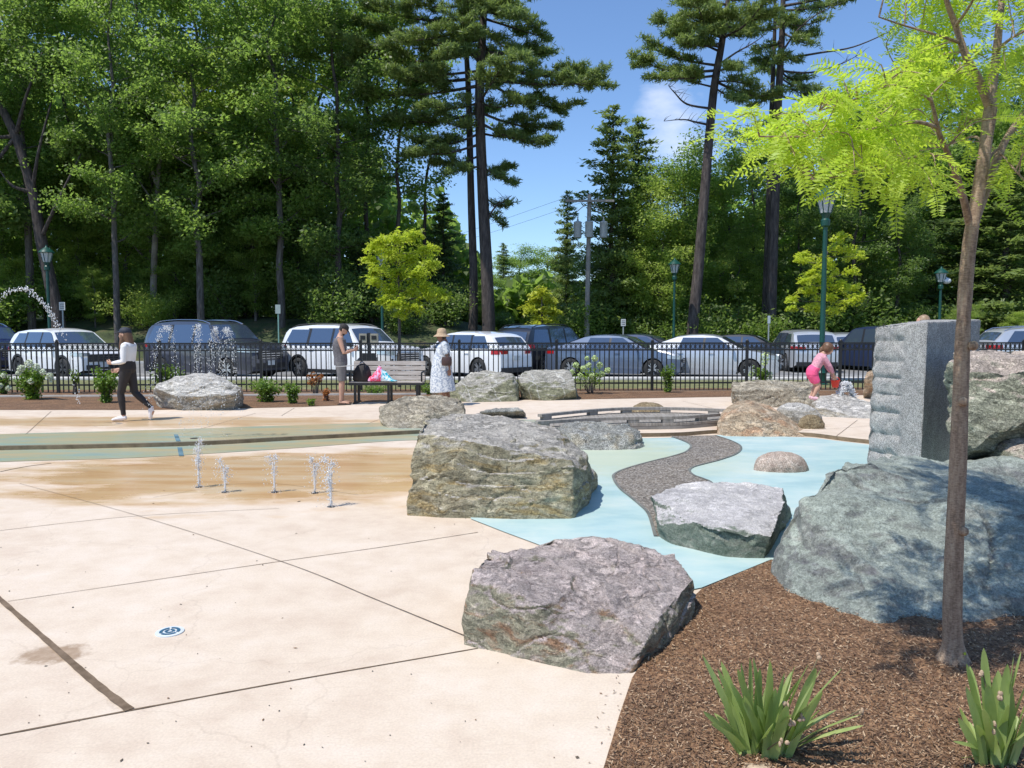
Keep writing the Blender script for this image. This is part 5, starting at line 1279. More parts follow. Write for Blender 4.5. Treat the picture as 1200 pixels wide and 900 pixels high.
def decid_proto(name,H,Rc,seed,base=.3,N=15000,lmat=None,leaf=.24,bmat=None,tr=.28,sparse=1.0,lean=0,nl=22,clump=.98,shape=.5):
    rr=random.Random(seed); rg=np.random.default_rng(seed)
    mb=MB(); P=[Vector((0,0,-.5))]; n=12
    for i in range(1,n+1):
        P.append(Vector((lean*H*(i/n)**1.3+.25*rr.gauss(0,1)*(i/n),.25*rr.gauss(0,1)*(i/n),H*.93*i/n)))
    Pc=curve(P,3); mb.loft([(p,tr*(1-.82*i/(len(Pc)-1))) for i,p in enumerate(Pc)],n=10)
    cl=[]
    for k in range(nl):
        h=base+(1-base)*((k+.5)/nl)**.9*.98; p=Pc[int(h*(len(Pc)-1)*.98)]
        az=k*2.399+rr.uniform(-.4,.4); prof=math.sin(math.pi*min(1,max(.06,(h-base*.85)/(1.06-base*.85))))**shape
        L=Rc*prof*rr.uniform(.6,1.15); dr=Vector((math.cos(az),math.sin(az),rr.uniform(.15,.8)))
        B=limb(mb,p,dr,L,tr*.33*(1.1-h),rr,6)
        for q in (B[-1],B[-2],B[4],B[3]): cl.append((q,rr.uniform(.6,1.15)*clump))
        for j in range(3):
            q=B[rr.randint(2,5)]; d2=Vector((rr.gauss(0,1),rr.gauss(0,1),rr.uniform(-.2,.7))).normalized()
            B2=limb(mb,q,d2,L*.45,tr*.12,rr,4); cl.append((B2[-1],rr.uniform(.5,1.0)*clump))
    cl.append((Pc[-1],clump)); 
    wts=np.array([c[1]**2 for c in cl]); wts/=wts.sum(); cnt=rg.multinomial(N,wts); Cs=[]
    for (c,r_),m in zip(cl,cnt):
        v=rg.normal(size=(m,3)); v/=np.linalg.norm(v,axis=1)[:,None]; v*=(rg.random((m,1))**.45)*r_*np.array([1.15,1.15,.62]); 
        v*= (1+.35*np.sin(v[:,[1,2,0]]*5))
        Cs.append(v+np.array(c))
    C=np.concatenate(Cs); V=leaves(C,leaf*rg.uniform(.6,1.3,len(C)),rg)
    me_t=bpy.data.meshes.new(name+'_trunk'); me_t.from_pydata(mb.v,[],mb.f); me_t.materials.append(bmat or M_bark); me_t.shade_smooth()
    return me_t,quads_mesh(name+'_crown',V,lmat)
def conifer_proto(name,H,Rc,seed,N=15000,lmat=None,base=.12,leaf=.3,flat=.28,tr=.2):
    rr=random.Random(seed); rg=np.random.default_rng(seed); mb=MB()
    mb.tube([Vector((.1*rr.gauss(0,1)*(i>1),.1*rr.gauss(0,1)*(i>1),-.4+(H+.3)*i/8)) for i in range(9)],tr,.03,n=9)
    Cs=[];Us=[]; nb=int(H*5.5)
    for k in range(nb):
        h=base+(1-base)*k/nb; z=H*h; az=k*2.4+rr.uniform(-.5,.5); L=Rc*(1-h)**.62*rr.uniform(.55,1.15)+.25
        B=limb(mb,(0,0,z),(math.cos(az),math.sin(az),rr.uniform(-.05,.35)),L,.04*(1.2-h),rr,5,droop=.02,wig=.08)
        m=max(12,int(N/nb*L/Rc*1.7)); t_=rg.random(m)**.7; idx=np.clip((t_*5).astype(int),0,4); fr=t_*5-idx
        A=np.array([tuple(p) for p in B]); P=A[idx]*(1-fr[:,None])+A[idx+1]*fr[:,None]
        P+=rg.normal(size=(m,3))*np.array([flat,flat,.10])*(.4+L*.35); Cs.append(P)
        U=np.tile(np.array([math.cos(az),math.sin(az),.1]),(m,1))+rg.normal(size=(m,3))*.5; Us.append(U)
    C=np.concatenate(Cs);U=np.concatenate(Us); V=leaves(C,leaf*rg.uniform(.6,1.3,len(C)),rg,up=.7,aspect=.35,U=U)
    me=bpy.data.meshes.new(name+'_trunk'); me.from_pydata(mb.v,[],mb.f); me.materials.append(M_bark2); me.shade_smooth()
    return me,quads_mesh(name+'_crown',V,lmat)
def bush_proto(name,H,Rc,seed,N,lmat,leaf=.2):
    rr=random.Random(seed); rg=np.random.default_rng(seed); mb=MB(); Cs=[]
    for k in range(9):
        az=k*2.4; B=limb(mb,(rr.gauss(0,.2),rr.gauss(0,.2),-.2),(math.cos(az)*.6,math.sin(az)*.6,1),H*rr.uniform(.6,.95),.045,rr,6)
        for q in B[2:]:
            m=N//45; r_=Rc*.42*rr.uniform(.6,1.2); v=rg.normal(size=(m,3)); v/=np.linalg.norm(v,axis=1)[:,None]; v*=(rg.random((m,1))**.5)*r_; v[:,2]*=.7; Cs.append(v+np.array(q))
    C=np.concatenate(Cs); C[:,2]=np.maximum(C[:,2],.05)
    me=bpy.data.meshes.new(name+'_trunk'); me.from_pydata(mb.v,[],mb.f); me.materials.append(M_bark); me.shade_smooth()
    return me,quads_mesh(name+'_crown',leaves(C,leaf*rg.uniform(.6,1.3,len(C)),rg),lmat)
PR={}
PR['dA']=(decid_proto('a',20,4.3,11,.24,23000,LM_mid,.215,tr=.20),20)
PR['dB']=(decid_proto('b',20,4.6,12,.18,24000,LM_dark,.215,tr=.2,bmat=M_bark2),20)
PR['dC']=(decid_proto('c',20,4.0,13,.28,20000,LM_mid,.21,tr=.20),20)
PR['dL']=(decid_proto('l',12,3.6,14,.12,22000,LM_light,.18,tr=.17),12)
PR['dM']=(decid_proto('m',12,3.5,15,.10,22000,LM_mid,.18,tr=.17),12)
PR['dS']=(decid_proto('s',18,3.0,16,.45,5200,LM_mid,.24,tr=.17,nl=16,bmat=M_bark2,clump=.9),18)
PR['cA']=(conifer_proto('ca',13,2.5,21,13000,LM_pine,.12),13)
PR['cB']=(conifer_proto('cb',12,2.8,22,13000,LM_hem,.04),12)
PR['bA']=(bush_proto('ba',3.6,2.2,31,8000,LM_mid,.16),3.6)
PR['bB']=(bush_proto('bb',3.6,2.3,32,8000,LM_light,.15),3.6)
PR['bD']=(bush_proto('bd',3.6,2.3,33,4600,LM_dark,.2),3.6)
def plant_tree(kind,px,Y,top,label,name='deciduous_tree',cat='tree',group='trees of the wood beyond the car park',wide=1.0,rz=None,x=None,lean=None,H=None):
    (mt,mc),H0=PR[kind]; X=w(px,Y,1.6).x if x is None else x
    z0=bank(X,Y) if Y>37 else 0
    Ht=H if H else d(px,top,Y).z-z0; s=Ht/H0
    root=thing(name,label,cat,(X,Y,z0-.05),rnd.uniform(0,6.28) if rz is None else rz,group)
    root.scale=(s*wide,s*wide,s)
    if lean: root.rotation_euler=(0,R(lean),root.rotation_euler[2])
    link('trunk',mt,root); link('crown',mc,root); return root
GT='trees of the wood beyond the car park'; GU='understorey bushes at the foot of the wood'
# left wood, front row
T=plant_tree
T('dB',-70,43,-90,'dense dark broadleaf tree filling the far left edge of the wood')
T('dC',38,42.5,-110,'dark-trunked tree rising behind the left lamp post')
T('dC',138,40.5,-80,'tall thin-trunked tree with a long bare grey trunk, left of the dark slate SUV',rz=1.0,wide=.85)
T('dA',236,41.5,-70,'broadleaf tree with a pale grey slanting trunk behind the dark slate SUV',rz=2.2,lean=1.2)
T('dA',330,43,-95,'bushy broadleaf tree behind the grey sign on the green post',rz=4)
T('dB',398,43.5,-60,'dark broadleaf tree closing the left wood beside the open sky gap')
T('dA',85,47,-60,'middle-row broadleaf tree between the left lamp and the long bare grey trunk')
T('dM',182,45,80,'sunlit lower tree with pale broken snag branches, between two grey trunks')
T('dL',150,46.5,130,'bright green young tree glowing deep between the left trunks')
T('dL',215,47,110,'bright green young tree in the middle of the left wood')
T('dM',300,46,120,'mid-height green tree just right of the pale slanting trunk')
T('dC',-10,50,-130,'tall tree at the far left behind the leaning trunk')
T('dB',180,52,-110,'tall dark tree in the back row above the sunlit young trees')
T('dB',290,51,-100,'tall dark tree in the back row above the grey-backed sign')
T('dA',375,52,-30,'tall tree in the back row left of the twin pines')
T('dS',432,47,-20,'thin open-crowned tree nearest the left wood in the sky gap')
T('dS',468,45,10,'thin open-crowned tree above the yellow-green tree behind the bench',rz=.3)
T('dS',500,49,50,'thin open-crowned tree just left of the twin pine trunks',rz=2)
T('dB',455,58,250,'low dark tree in the back behind the yellow-green tree')
T('cB',520,50,225,'dark dense evergreen between the yellow-green tree and the twin pines',name='evergreen_tree')
T('cB',420,46,260,'dark evergreen just above the bonnet of the white SUV',name='evergreen_tree')
T('dB',350,47,150,'dark lower tree behind the white SUV roof')
T('dM',8,44,210,'low green tree at the left edge under the leaning trunk')
T('dM',55,45.5,150,'full low-crowned green tree between the leaning tree and the long bare trunk')
T('dM',270,47,150,'full low-crowned green tree right of the pale slanting trunk')
T('dB',120,48,120,'dark low-crowned tree left of the pale snag')
T('dM',205,44.5,240,'low leafy tree left of the pale slanting trunk, near the ground')
T('dM',300,44.2,255,'low leafy tree above the dark slate SUV bonnet')
T('dL',95,44.6,265,'low bright leafy tree left of the long bare grey trunk')
T('dB',375,45,235,'low dark leafy tree left of the bench tree')
T('dL',250,48,60,'bright upper-crowned tree in the middle of the left wood')
T('dL',345,49,70,'bright upper-crowned tree behind the dark right end of the left wood')
T('dM',560,56,330,'low far tree seen between the twin pine trunks')
T('dL',112,42.6,312,'low bright leafy tree in front of the wood, left of the long bare grey trunk')
T('bB',180,42.8,322,'low lit bush-like tree in front of the wood behind the walking woman',name='understorey_bush',cat='bush')
T('dL',20,43,300,'low bright leafy tree left of the far left lamp')
# understorey
for i,(px,Y,top,k) in enumerate([(-30,41,290,'bA'),(15,43.5,325,'bB'),(75,44,300,'bA'),(160,45,312,'bA'),(212,46,330,'bB'),(268,44.5,300,'bD'),(335,45,322,'bD'),(392,42,305,'bD'),(432,45,322,'bD'),(475,42,338,'bD'),(522,44,318,'bD'),(130,46,300,'bB'),(235,46,290,'bA'),(290,46,290,'bA'),(370,45,290,'bD'),(440,44,290,'bD')]):
    T(k,px,Y,top,'leafy understorey bush at the shaded foot of the left wood',name='understorey_bush',cat='bush',group='understorey bushes of the left wood')
# centre distance
for (px,Y,top,k,lb) in [(590,92,284,'cA','small far conifer peeking just right of the twin pine trunks'),(612,95,290,'dM','far rounded tree in the centre gap, first from the pines'),(640,98,292,'dM','far hazy tree in the centre gap above the yellow bush'),(662,88,282,'cA','far conifer left of the utility pole'),(575,80,320,'dM','far tree seen between and behind the twin pines'),(628,70,335,'dM','lower round tree behind the yellow bush'),(605,62,352,'dL','low green tree behind the black SUV roof')]:
    T(k,px,Y,top,lb,wide=1.5 if k!='cA' else 1.0)
T('dL',655,58,338,'low pale green tree left of the utility pole foot')
T('cA',664,52,222,'thin ragged conifer immediately left of the utility pole',name='conifer',wide=.8)
T('cA',716,46,124,'tall narrow conifer right of the utility pole, the left of a pair',name='conifer')
T('cA',745,48,136,'tall narrow conifer of the pair, nearer the cloud',name='conifer',rz=2)
T('dL',768,46,205,'light green tree below the cloud, right of the conifer pair')
T('dM',700,50,290,'lower green tree behind the utility pole')
T('dB',735,52,260,'dark tree below the conifer pair')
# right wood
T('dM',800,47,165,'bushy green tree directly behind the right-hand lamp near the leaning pine')
T('dL',772,45,262,'pale green lower tree left of the leaning pine trunk')
T('dM',850,48,175,'green tree filling the space right of the leaning pine trunk')
T('dL',862,47,270,'bright lower tree between the leaning pine and the straight dark pine')
T('dB',880,50,140,'dark tree in the back between the two great pines')
T('dB',935,46,185,'dark tree behind the tallest lamp')
T('dB',1000,45,120,'dark dense tree behind the young yellow-green tree')
T('dA',1010,49,80,'tall tree whose top stands above the lime branches near the middle right')
T('dB',1050,44,165,'very dark broadleaf tree above the granite slab')
T('dM',1090,50,110,'thin-stemmed tree seen through the fork of the foreground tree')
T('cA',1175,44,170,'layered conifer right of the foreground trunk',name='conifer',wide=1.5)
T('cB',1130,46,180,'dark layered conifer behind the foreground trunk',name='conifer',wide=1.3)
T('dA',1215,47,60,'tall broadleaf tree at the right edge of the wood')
T('dB',1290,46,40,'dark broadleaf tree just past the right edge of the wood')
T('dC',1150,52,60,'tall back-row tree behind the foreground fork')
T('dL',1135,40.5,352,'low bright bush-like tree above the pink-topped block')
T('dL',1197,40,362,'low yellow-green bush at the right edge above the silver SUV')
for i,(px,Y,top,k) in enumerate([(p_[0],p_[1]+3.2,p_[2]+(i_*7)%22,('bD' if i_%3 else 'bA')) for i_,p_ in enumerate([(700,42,335,'bA'),(725,42,340,'bB'),(757,41.5,335,'bA'),(800,41,330,'bB'),(830,41,335,'bA'),(865,41,328,'bA'),(890,41,335,'bD'),(925,41.5,325,'bD'),(1000,41,325,'bD'),(1035,41,330,'bD'),(1070,41,335,'bD'),(1110,41.5,330,'bA'),(1150,41.5,335,'bB'),(1180,41.5,325,'bA'),(1220,41,330,'bB'),(670,43,350,'bA'),(960,42,315,'bD'),(590,47,350,'bA'),(615,50,355,'bB')])]):
    T(k,px,Y,top,'leafy understorey bush at the foot of the right wood behind the parked cars',name='understorey_bush',cat='bush',group='understorey bushes of the right wood')
# far woodland mass
def far_wood():
    rg=np.random.default_rng(5); n=100000
    X=rg.uniform(-75,85,n); Y=rg.uniform(58,76,n)
    pxs=600+900*X/Y
    def topz(x_):
        return np.interp(x_,[-400,0,380,440,520,560,575,600,700,760,900,1100,1500],[22,22,20,15,10,8,5.5,5.0,5.5,9,13,17,20])
    tz=topz(pxs)*(1+.14*np.sin(X*.9)+.08*np.sin(X*2.3+1)); Z=rg.random(n)**.8*tz
    C=np.stack([X,Y,Z],1); me=quads_mesh('far_wood',leaves(C,rg.uniform(.6,1.4,n),rg),LM_mid)
    tag(link('far_wood',me),'dark mass of woodland filling the depth behind the separate trees','woodland',kind='stuff')
far_wood()
def far_hill():
    rg=np.random.default_rng(6); n=26000
    X=rg.uniform(-90,110,n); Y=rg.uniform(110,150,n); Z=rg.random(n)*(9+2.0*np.sin(X*.35)+1.5*np.sin(X*.9+2))
    me=quads_mesh('distant_wood',leaves(np.stack([X,Y,Z],1),rg.uniform(.8,1.6,n),rg),LM_mid)
    tag(link('distant_wood',me),'distant green wood closing the centre gap','woodland',kind='stuff')
far_hill()

# ---- great pines, traced boughs ----
def pine(label,Y,trunks,boughs,r0,seed,lm=None,extra=10,zr=None,dead=(),tuft=1.0):
    rr=random.Random(seed); rg=np.random.default_rng(seed)
    tr=[[d(px,py,Y+dy) for px,py,dy in t_] for t_ in trunks]
    base=Vector((tr[0][0].x,tr[0][0].y,bank(tr[0][0].x,tr[0][0].y)-.1)); root=thing('pine_tree',label,'tree',base,0,'great pines behind the car park')
    for i,t_ in enumerate(tr):
        m=MB(); P=curve([Vector((t_[0].x,t_[0].y,base.z-.3))]+t_,6); P=[p-base for p in P]; r_=r0 if i==0 else r0*.72
        m.loft([(p,r_*(1-.75*(k/(len(P)-1))**1.3)) for k,p in enumerate(P)],n=12); m.build('trunk',M_bark2,root,smooth=180)
    T0=curve(tr[0],10)
    def at(py):
        z=d(600,py,Y).z; return min(T0,key=lambda p:abs(p.z-z))
    specs=[]
    for (pyb,pxt,pyt,dy) in boughs: specs.append((at(pyb),d(pxt,pyt,Y+dy)))
    z0,z1=zr; 
    for k in range(extra):
        z=rr.uniform(z0,z1); p=min(T0,key=lambda q:abs(q.z-z)); az=rr.uniform(0,6.28); L=rr.uniform(2.2,4.6)
        specs.append((p,p+Vector((math.cos(az)*L*.8,math.sin(az)*L*1.2,rr.uniform(-.3,1.2)))))
    mb=MB(); Cs=[];Us=[];Ss=[]
    def foliage(A,L,wd,dens):
        m=int(L*dens*tuft); seg=np.array([tuple(p) for p in A]); k=len(seg)-1
        t_=.25+.75*rg.random(m)**.8; f_=t_*k; idx=np.clip(f_.astype(int),0,k-1); fr_=(f_-idx)[:,None]
        P=seg[idx]*(1-fr_)+seg[idx+1]*fr_; dr=seg[idx+1]-seg[idx]; dr/=np.linalg.norm(dr,axis=1)[:,None]+1e-9
        off=rg.normal(size=(m,3))*np.array([wd,wd,wd*.28]); off[:,2]+=.06; P=P+off
        for _ in range(8):
            u=dr*.6+rg.normal(size=(m,3))*.75+np.array([0,0,.35]); u/=np.linalg.norm(u,axis=1)[:,None]
            Cs.append(P+u*.13+rg.normal(size=(m,3))*.035); Us.append(u)
    for a,b in specs:
        v=b-a; L=v.length; mid=a.lerp(b,.5)+Vector((rr.gauss(0,.15),rr.gauss(0,.2),-.10*L*.5+rr.gauss(0,.12))); B=[p-base for p in curve([a,mid,b],5)]
        mb.tube(B,.035+.012*L,.012,n=6); foliage(B,L,.19,19)
        ns=int(2+L*1.6)
        for j in range(ns):
            q=B[rr.randint(3,len(B)-2)]; s_=1 if j%2 else -1; h=Vector((v.y,-v.x,0)).normalized()*s_; dr=(v.normalized()*.9+h*rr.uniform(.5,1.2)+Vector((0,0,rr.uniform(-.05,.4)))).normalized()
            l2=L*rr.uniform(.18,.36); C2=[q,q+dr*l2*.5+Vector((0,0,.04)),q+dr*l2]; mb.tube(C2,.02,.006,n=4); foliage(C2,l2,.17,27)
    for (pyb,pts) in dead:
        a=at(pyb); P=[a]+[d(x_,y_,Y-.3) for x_,y_ in pts]; P=[p-base for p in curve(P,5)]; mb.tube(P,.07,.012,n=6)
        for j in range(12):
            q=P[rr.randint(len(P)//3,len(P)-1)]; l2=rr.uniform(.4,1.2); e=q+Vector((rr.uniform(.1,1)*l2*(1 if pts[-1][0]>600 else -1),rr.gauss(0,.3),rr.uniform(-.5,.7)*l2)); mb.tube([q,q.lerp(e,.5)+Vector((0,0,.05)),e],.014,.004,n=4)
    mb.build('limbs',M_bark2,root,smooth=180)
    C=np.concatenate(Cs);U=np.concatenate(Us); V=leaves(C,rg.uniform(.26,.42,len(C)),rg,up=.1,aspect=.16,U=U)
    link('crown',quads_mesh('crown',V,lm or LM_pine),root)
zz=lambda py,Y:d(600,py,Y).z
pine('twin-trunked giant white pine standing against the open sky, left of centre',43,
 [[(573,392,0),(571,330,0),(566,230,0),(562,110,0),(566,30,0),(568,-60,0),(570,-130,0)],[(554,394,.9),(555,330,.9),(552,230,.9),(549,110,.6),(545,40,.4),(540,-30,.3)]],
 [(95,700,98,-1),(90,660,128,1.5),(70,690,88,0.6),(60,655,62,2),(130,650,150,0),(140,640,168,-1.5),(150,615,158,2),(120,610,118,-2),(200,600,215,-.5),(210,598,196,1.5),(235,596,240,0),(250,590,265,.5),(20,640,45,1),(30,620,70,-2),(0,600,10,2),(-20,630,-10,0),(10,610,20,-3),
  (100,440,112,0),(90,430,84,1),(80,470,92,-1.5),(60,415,60,0),(45,440,35,2),(30,470,50,-2),(20,430,10,1),(0,480,5,-1),(130,460,140,1),(150,485,165,0),(165,478,178,-1),(120,500,125,-2),(180,510,192,1),(200,520,205,-1),(-20,450,-25,0),(-30,500,-40,1),(-40,560,-60,-2),(60,520,60,-3),(40,545,40,-3),(10,590,0,-3)],
 .40,101,extra=14,zr=(zz(150,43),zz(-120,43)),dead=[(262,[(580,243),(590,236),(600,229)])],tuft=.85)
pine('tall pine leaning right, with a bare lower trunk, left of the tallest lamp',42,
 [[(811,392,0),(818,320,0),(827,210,0),(836,110,0),(846,50,0),(853,0,0),(858,-60,0)]],
 [(80,752,72,0),(75,765,58,1),(88,772,92,-1),(60,790,40,1.5),(40,775,25,0),(50,800,50,-1.5),(100,800,92,1),(30,880,40,0),(20,900,15,1),(10,820,5,-1),(5,790,-5,1),(-10,870,-20,0),(95,880,100,0),(98,905,112,1),(105,870,120,-1),(0,900,-10,-1),(-25,800,-40,0),(-40,850,-70,0),(20,850,15,-2),(35,835,35,-2),(85,860,80,-2)],
 .34,102,extra=8,zr=(zz(60,42),zz(-60,42)),dead=[(130,[(805,122),(790,108),(783,100)]),(150,[(815,143),(800,140),(778,142)]),(75,[(862,62),(880,52),(895,42)])],tuft=.8)
pine('straight dark pine pair with sparse browning crown and bare branches reaching right',44,
 [[(903,400,0),(905,320,0),(909,210,0),(912,120,0),(916,50,0),(918,-10,0),(920,-60,0)],[(895,400,.8),(898,330,.8),(902,210,.8),(905,110,.8),(908,30,.8),(908,-30,.8)]],
 [(20,960,25,0),(10,985,5,1),(40,950,52,-1),(60,940,72,0),(80,950,92,1),(100,945,112,0),(30,880,35,0),(50,885,58,1),(110,880,125,0),(0,960,-15,0),(-10,880,-15,1),(130,935,140,0),(140,890,150,0),(70,925,60,-2),(30,925,20,-2),(90,955,105,-1),(-30,940,-40,0),(-30,900,-50,0),(115,970,120,.5)],
 .33,103,extra=6,zr=(zz(60,45),zz(-60,45)),dead=[(72,[(960,62),(1000,55),(1040,38),(1052,28)]),(85,[(950,85),(985,75),(1010,62)]),(60,[(935,35),(960,15),(985,5)])],tuft=.55)
# leaning dark tree at left
def leaning():
    Y=41; P=[d(68,375,Y),d(60,335,Y),(d(48,280,Y)),d(38,225,Y),d(18,160,Y),d(-8,110,Y),d(-40,60,Y)]
    base=Vector((P[0].x,Y,bank(P[0].x,Y)-.1)); root=thing('leaning_tree','dark forked tree leaning left above the far left lamp post','tree',base,0,GT)
    rr=random.Random(3); rg=np.random.default_rng(3)
    m=MB(); Q=[p-base for p in curve([Vector((P[0].x+.1,Y,base.z-.4))]+P,5)]; m.loft([(p,.38*(1-.6*i/(len(Q)-1))) for i,p in enumerate(Q)],n=12)
    for a,b in ((240,(0,200)),(270,(95,180)),(215,(60,120)),(175,(50,60)),(140,(-30,150)),(190,(-20,210))):
        s=min(P,key=lambda p:abs(p.z-d(600,a,Y).z)); e=d(b[0],b[1],Y-.5); m.tube([p-base for p in curve([s,s.lerp(e,.5)+Vector((0,-.3,-.3)),e],4)],.12,.03,n=7)
    m.build('trunk',M_bark2,root,smooth=180)
    Cs=[]
    for (px,py,r_) in [(0,60,2.2),(-30,120,2),(30,20,2),(60,80,1.6),(-20,190,1.5),(90,170,1.3),(10,250,1.3),(-30,260,1.5),(50,-20,2)]:
        n=1500; v=rg.normal(size=(n,3)); v/=np.linalg.norm(v,axis=1)[:,None]; v*=(rg.random((n,1))**.5)*r_; v[:,2]*=.7; v*=1+.4*np.sin(v[:,[1,2,0]]*4); Cs.append(v+np.array(d(px,py,Y)-base))
    C=np.concatenate(Cs); link('crown',quads_mesh('crown',leaves(C,rg.uniform(.15,.34,len(C)),rg),LM_dark),root)
leaning()
# pale broken snag
m=MB(); Y=43.5; a=d(178,330,Y); base=Vector((a.x,Y,bank(a.x,Y)-.1))
for P,r_ in (([base-Vector((0,0,.3)),d(180,330,Y),d(183,250,Y),d(186,200,Y),d(190,172,Y)],.22),([d(183,215,Y),d(175,190,Y),d(165,165,Y),d(160,148,Y)],.12),([d(184,200,Y),d(192,180,Y),d(197,168,Y)],.08),([d(181,240,Y),d(165,215,Y),d(150,195,Y)],.07)):
    m.tube([p-base for p in curve(P,4)],r_,r_*.35,n=8)
tag(m.build('dead_snag',flat('snag_wood',(.13,.11,.09),(.26,.23,.20),2,.9),None,loc=base,smooth=180),'pale broken dead tree among the sunlit leaves of the left wood','dead tree')

# ---- pinnate fronds for honey locusts ----
def frond_quads(p,dr,L,rg,n=11,leafl=.034,droop=.35,up=None):
    """rachis from p towards dr, leaflets in pairs"""
    dr=dr.normalized(); out=[]; side=dr.cross(Vector((0,0,1)));
    if side.length<.1: side=Vector((1,0,0))
    side.normalize(); side=(side+Vector((rg.normal(0,.35),rg.normal(0,.35),rg.normal(0,.35)))).normalized(); q=Vector(p); dd=dr.copy(); pts=[]
    for i in range(n+1):
        pts.append(q.copy()); q=q+dd*(L/n); dd=(dd+Vector((0,0,-droop/n*1.3))).normalized()
    for i in range(1,n+1):
        t_=(pts[i]-pts[i-1]).normalized(); s0=(side-t_*side.dot(t_)).normalized(); up_=t_.cross(s0)
        ll=leafl*(1.0-.45*abs(i/n-.45)*1.6)
        for s in (1,-1):
            u=(s0*s*.93+t_*.38+up_*(rg.normal(0,.22)-.12)).normalized(); v=(t_-u*t_.dot(u)).normalized()*ll*.17; b=pts[i]
            out.append((b,b+u*ll*.45-v,b+u*ll,b+u*ll*.55+v))
        if i<n+1:
            wv=up_*.0012+s0*.0012; out.append((pts[i-1]-wv,pts[i]-wv,pts[i]+wv,pts[i-1]+wv))
    return out
def fg_tree():
    base=g(1117,776,.05); rgn=np.random.default_rng(77); rr=random.Random(77)
    root=thing('locust_tree','slender young tree with feathery lime leaves in the front right bark bed','tree',base)
    bk_m=NT('young_bark'); f=bk_m.noise(7,7,.7,bk_m.map(None,(5,5,1))); g2=bk_m.noise(60,4,.6,bk_m.map(None,(1,1,3)))
    c=bk_m.ramp(bk_m.mix(.4,f,g2),[(.38,(.15,.095,.06)),(.5,(.29,.20,.135)),(.62,(.43,.32,.22))])
    c=bk_m.mix(bk_m.ramp(bk_m.voro(9,bk_m.map(None,(1,1,2.4))),[(.03,.9),(.10,0)]),c,(.33,.22,.13))
    bk_m.col(c); bk_m.rough(.75); bk_m.bump(bk_m.mix(.5,f,g2),.6,.008)
    Y0=base.y
    def q(px,py,dy=0): return d(px,py,Y0+dy)-base
    TR=[Vector((0,0,-.08)),q(1117,768),q(1116,720),q(1118,650),q(1122,560),q(1125,480),q(1128,400),q(1132,330),q(1137,280),q(1146,230),q(1155,170),q(1161,125)]
    m=MB(); P=curve(TR,5); n=len(P)
    def tr_r(i):
        z=P[i].z; r_=float(np.interp(z,[0,.15,1.0,1.5,1.95,2.7],[.047,.042,.036,.031,.029,.025]))
        if z<.12: r_+=.035*(1-max(0,z)/.12)**2
        return r_+.0035*noise.noise(Vector((0,0,z*9)))
    m.loft([(p,tr_r(i)) for i,p in enumerate(P)],n=16)
    # knots
    for (px,py,sx) in ((1133,405,.03),(1124,470,-.03),(1122,620,.028)):
        k=q(px,py); m.ball(k+Vector((sx*.2,-.040,0)),(.022,.02,.022),6)
    m.build('trunk',bk_m.mat,root,smooth=60)
    br=[ # (points, r0)
     ([q(1161,130),q(1163,100),q(1168,60),q(1172,20),q(1178,-40,.1),q(1182,-110,.1)],.030),
     ([q(1160,125),q(1148,95,-.05),q(1133,68,-.1),q(1120,30,-.1),q(1108,-5,-.15),q(1098,-60,-.2)],.027),
     ([q(1136,262),q(1128,228,-.05),q(1115,190,-.12),q(1102,160,-.2),q(1097,140,-.25),q(1090,112,-.3)],.022),
     ([q(1143,255,.03),q(1158,215,.1),q(1172,178,.15),q(1187,150,.2),q(1210,122,.25),q(1245,90,.3)],.030),
     ([q(1150,200,.02),q(1163,180,.1),q(1175,172,.1)],.014),
     ([q(1100,150,-.22),q(1075,143,-.3),q(1045,147,-.35),q(1000,155,-.4),q(950,160,-.45),(q(890,160,-.5))],.011),
     ([q(1108,184,-.15),q(1085,181,-.2),q(1058,188,-.2),q(1030,198,-.25),q(990,205,-.3),q(955,212,-.3)],.010),
     ([q(1125,50,-.1),q(1095,40,-.2),q(1060,30,-.2),q(1030,20,-.3)],.009),
     ([q(1092,118,-.3),q(1070,105,-.35),q(1045,100,-.4),q(1005,115,-.5),q(960,130,-.5)],.008),
     ([q(1168,60),q(1185,45,-.2),q(1215,30,-.3),q(1240,25,-.3)],.010),
     ([q(1172,178,.15),q(1190,200,-.1),q(1215,225,-.2)],.008),
     ([q(1140,90,-.05),q(1110,75,.3),q(1075,80,.6),q(1040,95,.8)],.009),
     ([q(1120,30,-.1),q(1140,0,-.4),q(1150,-40,-.7)],.009),
     ([q(1108,-5,-.15),q(1085,-60,.1),q(1040,-140,.4),q(970,-220,.7),q(900,-280,.9)],.016),
     ([q(1178,-40,.1),q(1160,-120,.3),q(1120,-210,.6),q(1060,-300,.9)],.016),
     ([q(1182,-110,.1),q(1195,-190,.4),q(1190,-300,.8)],.014),
     ([q(1155,170,.0),q(1140,160,.35),q(1110,170,.7),q(1060,180,.9)],.009)]
    lm=MB(); tips=[]
    for pts,r0 in br:
        B=curve(pts,6); lm.tube(B,r0*.8,r0*.28,n=7); tips.append((B,r0))
    # secondary twigs with fronds.  (px,py range targets)
    fr=[]
